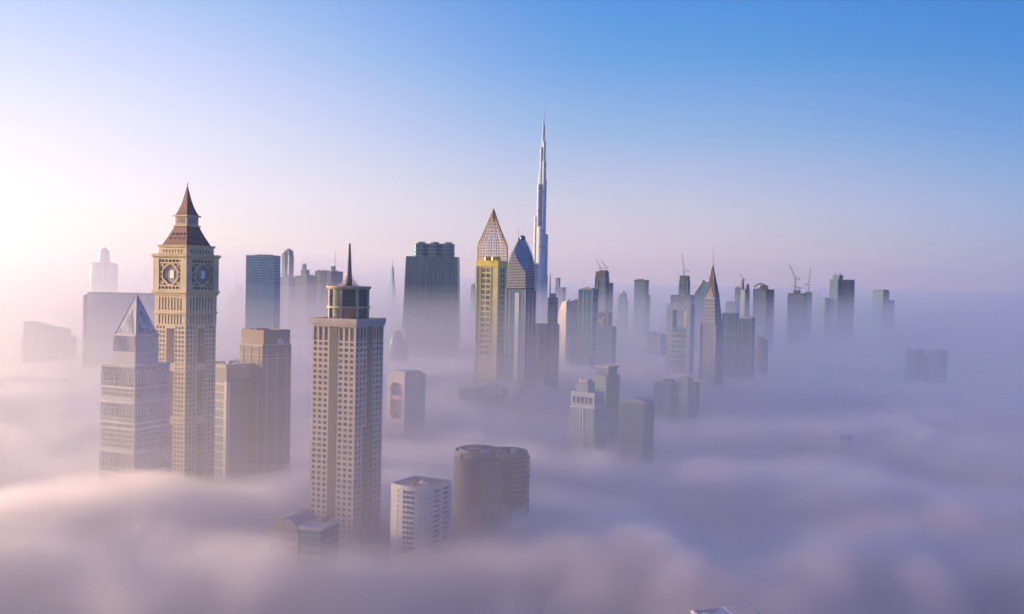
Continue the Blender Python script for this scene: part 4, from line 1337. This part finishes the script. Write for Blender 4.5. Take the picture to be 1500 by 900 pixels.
B = simple('dark_top_tower', 'faint tower with a dark unfinished top floor under cranes', 2750, 872, 900, 410,
           [('wall', G_CONC, 20, 407, None, -4), ('dark_floors', stone('dark_deck', (.07, .08, .10)), 19.5, 398, 406.9, -4), ('side_wing', G_CONC, 14, 415, None, 5, 6), ('deck', stone('dark_deck', (.07, .08, .10)), 13, 396.2, 397.9, -2)])
CR1 = (B, -7, 397.9); CR2 = (B, 1, 396.2)
B = simple('round_head_tower', 'faint narrow tower with a rounded head between two hazy towers', 3000, 904, 921, 440,
           [('wall', G_GREY, 15, 438, None), ('upper_block', G_GREY, 11, 430.5, 437.9)])
MB().lathe([(4.2 * B.m * .9, B.z(430.4)), (3.2 * B.m * .9, B.z(427.3)), (.3, B.z(426))], 16).build('roof', M_GREY, B.root, smooth=True)
B = simple('flat_cap_tower', 'faint straight tower with a thin dark flat cap, alone in haze', 2900, 928, 951, 430,
           [('wall', G_GREY, 21, 412.6, None), ('cap', stone('dark_deck', (.07, .08, .10)), 22.5, 410.6, 412.5), ('roof_house', M_GREY, 11, 408.6, 410.5, -2), ('side_wing', G_GREY, 7, 432, None, 10)])
simple('ghost_stepped_tower', 'barely visible stepped tower just right of the supertall', 3400, 809, 829, 425, [('wall', G_GREY, 16, 421, None, 2), ('upper_block', G_GREY, 7, 407, 420.9, -2)])
simple('flat_block', 'small flat hazy block left of the portal tower', 2000, 949, 977, 500, [('wall', G_GREY, 27, 491, None, 1), ('side_wing', G_GREY, 9, 488, None, -8), ('roof_plant', M_GREY, 6, 489, 490.9, 6)], cat='building', b=30)

# ------------------------------------------------------------------ the cluster in front
def balcony_tower():
    B = Bld('balcony_tower', 'green glass tower ringed with rounded balconies and a flat roof brim', 1100, 868, 910, 560, b=38)
    z, r = B.z, B.root; w, d = B.w, B.d
    zt = z(549)
    MB().prism(cut_rect(w, d, 3), 0, zt).build('wall', curtain('green_glass', (.06, .15, .15), (.14, .19, .2), 3.6, .12, 2.4, .08, rough=.2, metal=.4), r)
    zz = zt; k = 0
    while zz > 45 and k < 40:
        MB().prism(cut_rect(w + 2.2, d + 2.2, 4.5), zz - .9, zz).build('balcony', stone('balcony_grey', (.27, .30, .31)), r)
        zz -= 3.6; k += 1
    MB().prism(rect(w * .72, d * .72), zt, z(538)).build('roof_house', G_DARK, r)
    MB().prism(rect(w * .86, d * .86), z(537.9), z(535.6)).build('roof_brim', stone('brim', (.3, .3, .31)), r)
    x, y = B.off(12); MB().prism(rect(w * .5, d * .3, x * .6, y * .6), z(535.5), z(534.6)).build('roof_fin', stone('brim', (.3, .3, .31)), r)
balcony_tower()
def classic_block():
    B = Bld('stepped_apartment_block', 'pale green and white stepped apartment block in front of the balcony tower', 1010, 834, 887, 600, b=30, k=.8, cat='building')
    z, r = B.z, B.root; w, d = B.w, B.d
    skin = curtain('pale_green_skin', (.035, .15, .15), (.24, .30, .30), 3.4, .38, 4.2, .4, rough=.3, metal=.3)
    zb = z(596)
    MB().prism(rect(w, d), 0, zb).build('wall', skin, r)
    B.roof(M_WHITE, w, d, zb, h=1.2)
    w2, d2 = w * .94, d * .9
    L = lay([(.8, 0)] + [(1.5, 1), (.5, 0)] * 4 + [(1.5, 1), (.8, 0)])
    q, pn = MB(), []
    zs = [zb + .01, z(590), z(580.5), z(575)]
    walls(q, pn, rect(w2, d2), zs, [False, True, False], [L], .9)
    q.face([(x, y, z(575)) for x, y in rect(w2, d2)])
    q.build('upper_block', stone('pale_teal_stone', (.36, .42, .42)), r)
    windows(r, pn, glass_mat('shade_window', (.07, .11, .12)), limit=30, zmin=0)
    B.roof(M_WHITE, w2 + .8, d2 + .8, z(575), h=1.0)
    w3, d3 = w * .5, d * .6; x, y = B.off(-4)
    MB().prism(rect(w3, d3, x, y), z(574.9), z(561)).build('roof_house', skin, r)
    MB().prism(rect(w3 * .6, d3 * .7, x + 1, y), z(560.9), z(556)).build('roof_house', M_GREY, r)
    MB().prism(rect(2.2, 2.2, x - w3 * .4, y), z(560.9), z(554)).build('roof_plant', M_WHITE, r)
    for f in (-.06, .06):
        MB().box(w * f - .6, w * f + .6, -d / 2 - .7, -d / 2 + .1, .1, zb - .4).build('pilaster', M_WHITE, r)
classic_block()
B = Bld('curved_roof_block', 'dark hazy block with a curved roof right of the balcony tower', 1040, 911, 958, 600, b=30, k=.8, cat='building')
z, r = B.z, B.root; w, d = B.w, B.d
MB().prism(rect(w, d), 0, z(589)).build('wall', G_DARK, r)
n = 12; arc = [(-w * .5 + w * (1 - math.cos(math.pi * i / n)) / 2, z(588.9) + (z(583.5) - z(588.9)) * math.sin(math.pi * i / n)) for i in range(n + 1)]
MB().loft([[(x, d * .46, zz) for x, zz in arc], [(x, -d * .46, zz) for x, zz in arc]]).build('roof', stone('curved_roof', (.25, .24, .26)), r)
MB().prism(rect(w * .34, d * .4, -w * .45, -d * .3), 0, z(588)).build('side_wing', G_GREY, r)

def portal_tower():
    B = Bld('portal_tower', 'blue glass tower with a square opening through its top frame', 1560, 977, 1017, 470, b=16, k=.62)
    z, r = B.z, B.root; w, d = B.w, B.d
    fr = stone('portal_frame', (.28, .36, .46), .35, metal=.25)
    MB().box(-w / 2, -w * .25, -d / 2, d / 2, 0.1, z(445)).build('frame_leg', fr, r)
    MB().box(w * .33, w / 2, -d / 2, d / 2, 0.1, z(445)).build('frame_leg', fr, r)
    MB().box(-w * .249, w * .329, -d / 2, d / 2, z(454.5), z(445.1)).build('frame_head', fr, r)
    MB().box(-w * .249, w * .329, -d / 2 + .5, d / 2, 0.1, z(479.5)).build('wall', curtain('portal_glass', (.10, .21, .30), (.20, .27, .33), 8, .14, 3, .08, rough=.14), r)
    # jamb inside the opening, its sunlight put into a gold colour
    MB().box(w * .22, w * .328, -d / 2 + 1, d / 2 - 1, z(479.4), z(455)).build('sunlit_jamb', M_SLAT_AND_GLINT, r)
    for i in range(13):
        zz = z(488) - i * 8.2
        MB().box(-w * .40, -w * (.02 if i < 9 else .14), -d / 2 - .9, -d / 2 - .002, zz - 1.5, zz).build('gold_louvre', M_SLAT_AND_GLINT, r)
    for i in range(4):
        zz = z(497 + i * 14)
        MB().box(-w * .42, w * .42, -d / 2 - .5, -d / 2 - .003, zz - 1, zz + .2).build('floor_band', stone('band_pale', (.5, .53, .57)), r)
    n = 10
    arc = [(w * .04 + w * .30 * math.cos(math.pi * i / n), z(479.4) + 4 * math.sin(math.pi * i / n)) for i in range(n + 1)]
    MB().tube((-w * .02, -d * .1, z(445)), (-w * .02, -d * .1, z(424)), .8, .3).build('mast', M_GREY, r)
portal_tower()
B = simple('podium_tower', 'teal glass block at the left foot of the portal tower', 1300, 959, 993, 575, [('wall', G_TEAL, 33, 562, None), ('roof_slab', stone('teal_roof', (.25, .27, .29)), 36, 559.5, 561.9), ('roof_house', G_DARK, 18, 556, 559.4, 4)], b=28, cat='building')
B = simple('stair_tower_block', 'narrow grey block with flat roof at the right foot of the portal tower', 1330, 992, 1023, 575, [('wall', G_GREY, 20, 555, None, -4), ('roof_slab', stone('teal_roof', (.25, .27, .29)), 22, 553.5, 554.9, -4), ('side_wing', G_DARK, 12, 561, None, 10)], b=28, cat='building')
B = simple('dark_cap_tower', 'unfinished tower with dark square top and broad shoulders behind the portal tower', 2600, 983, 1019, 425, [('wall', G_CONC, 35, 433, None), ('upper_block', G_CONC, 15, 412, 432.9, 1.5), ('dark_floors', stone('dark_deck', (.07, .08, .10)), 14.5, 404, 411.9, 1.5)])
CR3 = (B, .5, 404)
def slant_glass():
    B = Bld('wedge_tower', 'hazy blue tower with a bright slanting top edge', 2300, 1018, 1041, 430, b=15, k=.6)
    z, r = B.z, B.root; w, d = B.w, B.d
    prof = [(-w / 2, 0), (w / 2, 0), (w / 2, z(414)), (w * .05, z(412.5)), (-w / 2, z(430))]
    MB().loft([[(x, d / 2, zz) for x, zz in prof], [(x, -d / 2, zz) for x, zz in prof]]).build('wall', G_BLUE, r)
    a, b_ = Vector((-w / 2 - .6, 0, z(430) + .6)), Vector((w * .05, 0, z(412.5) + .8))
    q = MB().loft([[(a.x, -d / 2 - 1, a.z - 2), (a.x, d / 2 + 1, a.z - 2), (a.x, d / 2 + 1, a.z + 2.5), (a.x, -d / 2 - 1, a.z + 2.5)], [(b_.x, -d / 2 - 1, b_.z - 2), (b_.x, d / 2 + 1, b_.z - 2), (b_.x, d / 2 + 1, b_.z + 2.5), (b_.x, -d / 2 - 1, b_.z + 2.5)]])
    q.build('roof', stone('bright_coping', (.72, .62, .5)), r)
slant_glass()

def spire_tower():
    B = Bld('pyramid_spire_tower', 'grey pink tower under a steep dark pyramid with a mast', 1480, 1026, 1058.5, 480, b=27)
    z, r = B.z, B.root
    def hs(px): return B.size(px)[0]
    skin = curtain('ribbed_skin', (.08, .105, .15), (.17, .18, .23), 3.7, .25, 2.4, .42, rough=.3, metal=.3)
    w0, w1, w2 = hs(33.5), hs(31), hs(21)
    MB().prism(rect(w0, w0), 0, z(474), rect(w1, w1)).build('wall', skin, r)
    MB().prism(rect(w1 * .985, w1 * .985), z(473.9), z(438), rect(w2, w2)).build('upper_block', curtain('banded_skin', (.08, .105, .15), (.19, .20, .25), 5.5, .45, 40, .02, rough=.3, metal=.3), r)
    MB().prism(rect(w2 * 1.04, w2 * 1.04), z(437.9), z(436.4)).build('cornice', M_PALE, r)
    py = MB().loft([[(x, y, z(436.3)) for x, y in rect(w2, w2)], [(x, y, z(387.5)) for x, y in rect(.6, .6)]]).build('pyramid_roof', stone('dark_pyramid', (.06, .05, .06), .4, metal=.2), r)
    for (x, y) in rect(w2, w2):
        MB().tube((x, y, z(436.3)), (0, 0, z(387)), .35, .2, 4).build('ridge_beam', M_GREY, py)
    for i in range(4):                         # pointed glass gables standing on the upper block
        q = MB(); t0 = w2 / 2
        q.loft([[(-t0 * .8, -t0 - .5, z(436.2)), (t0 * .8, -t0 - .5, z(436.2)), (t0 * .8, -t0 + .3, z(436.2)), (-t0 * .8, -t0 + .3, z(436.2))],
                [(-.1, -t0 * .62 - .5, z(420)), (.1, -t0 * .62 - .5, z(420)), (.1, -t0 * .62 + .2, z(420)), (-.1, -t0 * .62 + .2, z(420))]])
        o = q.build('gable', stone('gable_dark', (.2, .19, .21), .4), py); o.rotation_euler.z = i * math.pi / 2
    MB().tube((0, 0, z(389)), (0, 0, z(362)), .6, .15).build('mast', M_GREY, r)
    for x, y in rect(w0 * .99, w0 * .99):
        MB().prism(rect(2, 2, x, y), .1, z(476)).build('corner_pier', M_PALE, r)
spire_tower()

B = simple('teal_slab_tower', 'teal glass slab with a pale band, right of the pyramid spire tower', 1620, 1058, 1082, 480,
           [('wall', G_TEAL, 23, 460.5, None), ('roof_slab', M_PALE, 24.5, 458.3, 460.4), ('pale_band', M_PALE, 23.8, 488, 491)], b=14, k=.8)
B = simple('dark_slab_tower', 'dark blue slab tower beside the teal slab', 1580, 1081, 1105, 480,
           [('wall', G_DARK, 23, 467.5, None), ('roof_slab', M_GREY, 22, 464.5, 467.4), ('roof_house', M_GREY, 12, 462.8, 464.4, -2)])
B = Bld('dome_block', 'small brownish domed block at the right end of the front cluster', 1680, 1105, 1126, 510, b=40, cat='building')
MB().lathe([(9.8 * B.m, 0), (9.8 * B.m, B.z(506)), (8.6 * B.m, B.z(500)), (5.4 * B.m, B.z(495.8)), (.5, B.z(494.2))], 22).build('wall', curtain('brown_dome_skin', (.17, .15, .16), (.34, .27, .25), 3.6, .4, 3, .2, rough=.35, metal=.2), B.root, smooth=True)
MB().prism(rect(3, 3, -4.5 * B.m, -3 * B.m), B.z(506), B.z(491)).build('stair_turret', stone('turret_orange', (.5, .33, .24)), B.root)

B = Bld('blade_tower', 'hazy tapering tower ending in two dark blades', 2500, 1083, 1100, 425, b=45)
z, r = B.z, B.root
w0, w1 = B.size(17)[0], B.size(13)[0]
MB().prism(rect(w0, w0), 0, z(425), rect(w1, w1)).build('wall', G_CONC, r)
for sx, top, in ((-1, 404), (1, 411)):
    x, y = B.off(sx * 3.6)
    q = MB().prism(rect(w1 * .42, w1 * .42, x, y), z(424.9), z(top + 5), rect(w1 * .2, w1 * .2, x + sx * .6, y))
    q.build('blade', stone('dark_deck', (.07, .08, .10)), r)
CR4 = (B, -2.5, 414)
B = simple('arched_crown_tower', 'hazy unfinished tower with dark arched crown frame', 2450, 1103, 1126, 440, [('wall', G_CONC, 21, 424, None), ('dark_floors', stone('dark_deck', (.07, .08, .10)), 11, 418, 423.9, 4), ('side_wing', G_CONC, 8, 424, None, 15, 10)])
q = MB().path([(B.off(-10 + 1.6 * i)[0], B.off(-10 + 1.6 * i)[1], B.z(424) + (B.z(415.8) - B.z(424)) * math.sin(math.pi * (.1 + .8 * i / 12))) for i in range(13)], 1.6, 5).build('crown_arch', stone('dark_deck', (.07, .08, .10)), B.root)
simple('ghost_low_tower', 'barely visible low tower above the teal slab', 2900, 1063, 1080, 445, [('wall', G_GREY, 16, 443, None), ('roof_house', M_GREY, 8, 441, 442.9, -2)])
simple('ghost_tall_tower', 'barely visible straight tower left of the blade tower', 2900, 1076, 1086, 430, [('wall', G_GREY, 9, 421.5, None), ('roof_house', M_GREY, 5, 420, 421.4)])

B = simple('crane_topped_tower', 'dark unfinished tower under two tall cranes, alone in the fog', 2650, 1153, 1181, 440,
           [('wall', G_CONC, 25, 433.5, None), ('dark_floors', stone('dark_deck', (.07, .08, .10)), 25.6, 430, 433.4), ('lift_core', stone('dark_deck', (.07, .08, .10)), 10, 425.5, 429.9, 0)])
CR5 = (B, -2.5, 425.5); CR6 = (B, 3, 425.5)
B = simple('ghost_crane_tower', 'faint tower hidden behind the dark unfinished tower', 2800, 1178, 1190, 440, [('wall', G_GREY, 9, 429, None), ('roof_house', M_GREY, 5, 427.5, 428.9)])
CR7 = (B, 0, 428.9)
B = simple('twin_slab_tower', 'dark twin slab tower with crown block standing out of the haze', 3000, 1215, 1252, 415,
           [('wall', G_DARK, 18.5, 409.5, None, -8), ('crown', G_DARK, 14, 403.5, 409.4, -6), ('side_slab', G_DARK, 16, 410, None, 9.5, 6), ('link_wall', G_CONC, 6, 416, None, .5, 4), ('side_wing', G_GREY, 16, 437, None, -25)], b=30)
for dx in (-10, -3): x, y = B.off(dx); MB().prism(rect(4, 4, x, y), B.z(403.4), B.z(400)).build('roof_plant', M_GREY, B.root)
B = simple('flat_head_tower', 'dark flat headed tower top, last one towards the right', 3300, 1278, 1303, 428,
           [('wall', G_DARK, 23, 426, None), ('roof_house', G_DARK, 20, 424.3, 425.9), ('side_wing', G_GREY, 30, 440, None, 4, 10)], b=30)
for dx, t in ((-6, 421.5), (10.5, 421)): x, y = B.off(dx); MB().tube((x, y, B.z(424.3)), (x, y, B.z(t)), .9, .5).build('antenna', M_GREY, B.root)
simple('paired_block', 'blurred low pair of blocks, left half, far out in the fog', 1950, 1327, 1353, 520, [('main_block', G_DARK, 24, 512.5, None), ('low_link', G_DARK, 22, 518.5, None, 14)], b=35, cat='building')
simple('paired_block', 'blurred low pair of blocks, right and darker half, far out in the fog', 1930, 1360, 1387, 520, [('main_block', G_DARK, 27, 513.5, None), ('roof_plant', M_GREY, 8, 511.9, 513.4, 4)], b=35, cat='building')
B = simple('sunken_rooftop', 'tiny dark rooftop with railings just breaking the fog at the right', 1090, 1228, 1252, 630, [('main_block', G_DARK, 18, 638.5, None), ('roof_plant', M_GREY, 4, 635, 638.4, -5), ('roof_plant', M_GREY, 4, 635.5, 638.4, 4)], cat='building')
B = simple('low_podium_block', 'low blurred block at the foot of the gold tower', 1360, 670, 742, 570, [('wall', G_PALE, 44, 568, None, 14), ('side_wing', G_PALE, 36, 571, None, -14), ('roof_house', M_GREY, 18, 563, 567.9, 16)], b=30, k=.7, cat='building')

# ------------------------------------------------------------------ tower cranes on the unfinished tops
M_CRANE = stone('crane_steel', (.16, .14, .14), .6)
def crane(site, label, hpx, jib, tilt, turn, s=1.0):
    B, dx, ytop = site
    x, y = B.off(dx)
    p = Vector((x, y, 0)); p.rotate(Matrix.Rotation(B.rz, 3, 'Z'))
    loc = (B.site.x + p.x, B.site.y + p.y, B.z(ytop) + .02)
    t = thing('tower_crane', label, 'crane', loc, turn, 'tower cranes on unfinished towers')
    h = hpx * B.m
    wd = 1.3 * s
    def lattice(a, b, wid, nm):
        a, b = Vector(a), Vector(b); n = max(3, int((b - a).length / (wid * 3)))
        d = (b - a).normalized(); u = d.orthogonal().normalized() * wid / 2; v = d.cross(u)
        q = MB(); cs = [u + v, -u + v, -u - v, u - v]
        pts = []
        for i in range(n + 1):                   # one zigzag bar that also runs along the chords
            c = a + (b - a) * i / n
            pts += [c + cs[i % 4], c + cs[(i + 1) % 4]]
        for c in cs: q.tube(a + c, b + c, wid * .16, k=4)
        q.path(pts, wid * .11, 4)
        return q.build(nm, M_CRANE, t)
    lattice((0, 0, 0), (0, 0, h), wd * 1.5, 'mast')
    tip = (jib * math.cos(tilt), 0, h + jib * math.sin(tilt))
    lattice((0, 0, h), tip, wd, 'jib')
    lattice((0, 0, h), (-jib * .28, 0, h + .5), wd, 'counter_jib')
    MB().box(-jib * .3, -jib * .2, -1.4 * s, 1.4 * s, h - 2.6, h - .4).build('counterweight', M_GREY, t)
    MB().box(.6, 3, -1.2, 1.2, h - 2.2, h + .2).build('cab', M_GREY, t)
    MB().tube((-jib * .2, 0, h + .6), (jib * .1, 0, h + jib * .28), .35, k=4).build('tie_frame', M_CRANE, t)
    MB().tube((jib * .1, 0, h + jib * .28), (tip[0] * .9, 0, h + (tip[2] - h) * .9), .2, k=4).build('tie_bar', M_CRANE, t)
crane(CR1, 'short crane with steep jib on the left of the dark topped tower', 5, 28, math.radians(62), math.pi)
crane(CR2, 'small crane leaning left on the right of the dark topped tower', 4, 24, math.radians(58), math.radians(170))
crane(CR3, 'crane above the dark square top behind the portal tower', 7, 44, math.radians(82), math.pi)
crane(CR4, 'stub crane between the two dark blades', 4, 18, math.radians(60), math.pi * .9)
crane(CR5, 'tall luffing crane on the left of the lone unfinished tower', 17, 40, math.radians(66), math.radians(175), 1.5)
crane(CR6, 'low flat jib crane on the roof of the lone unfinished tower', 4, 18, math.radians(12), math.radians(160), 1.2)
crane(CR7, 'thin upright crane right of the lone unfinished tower', 12, 46, math.radians(84), math.radians(20), 1.3)
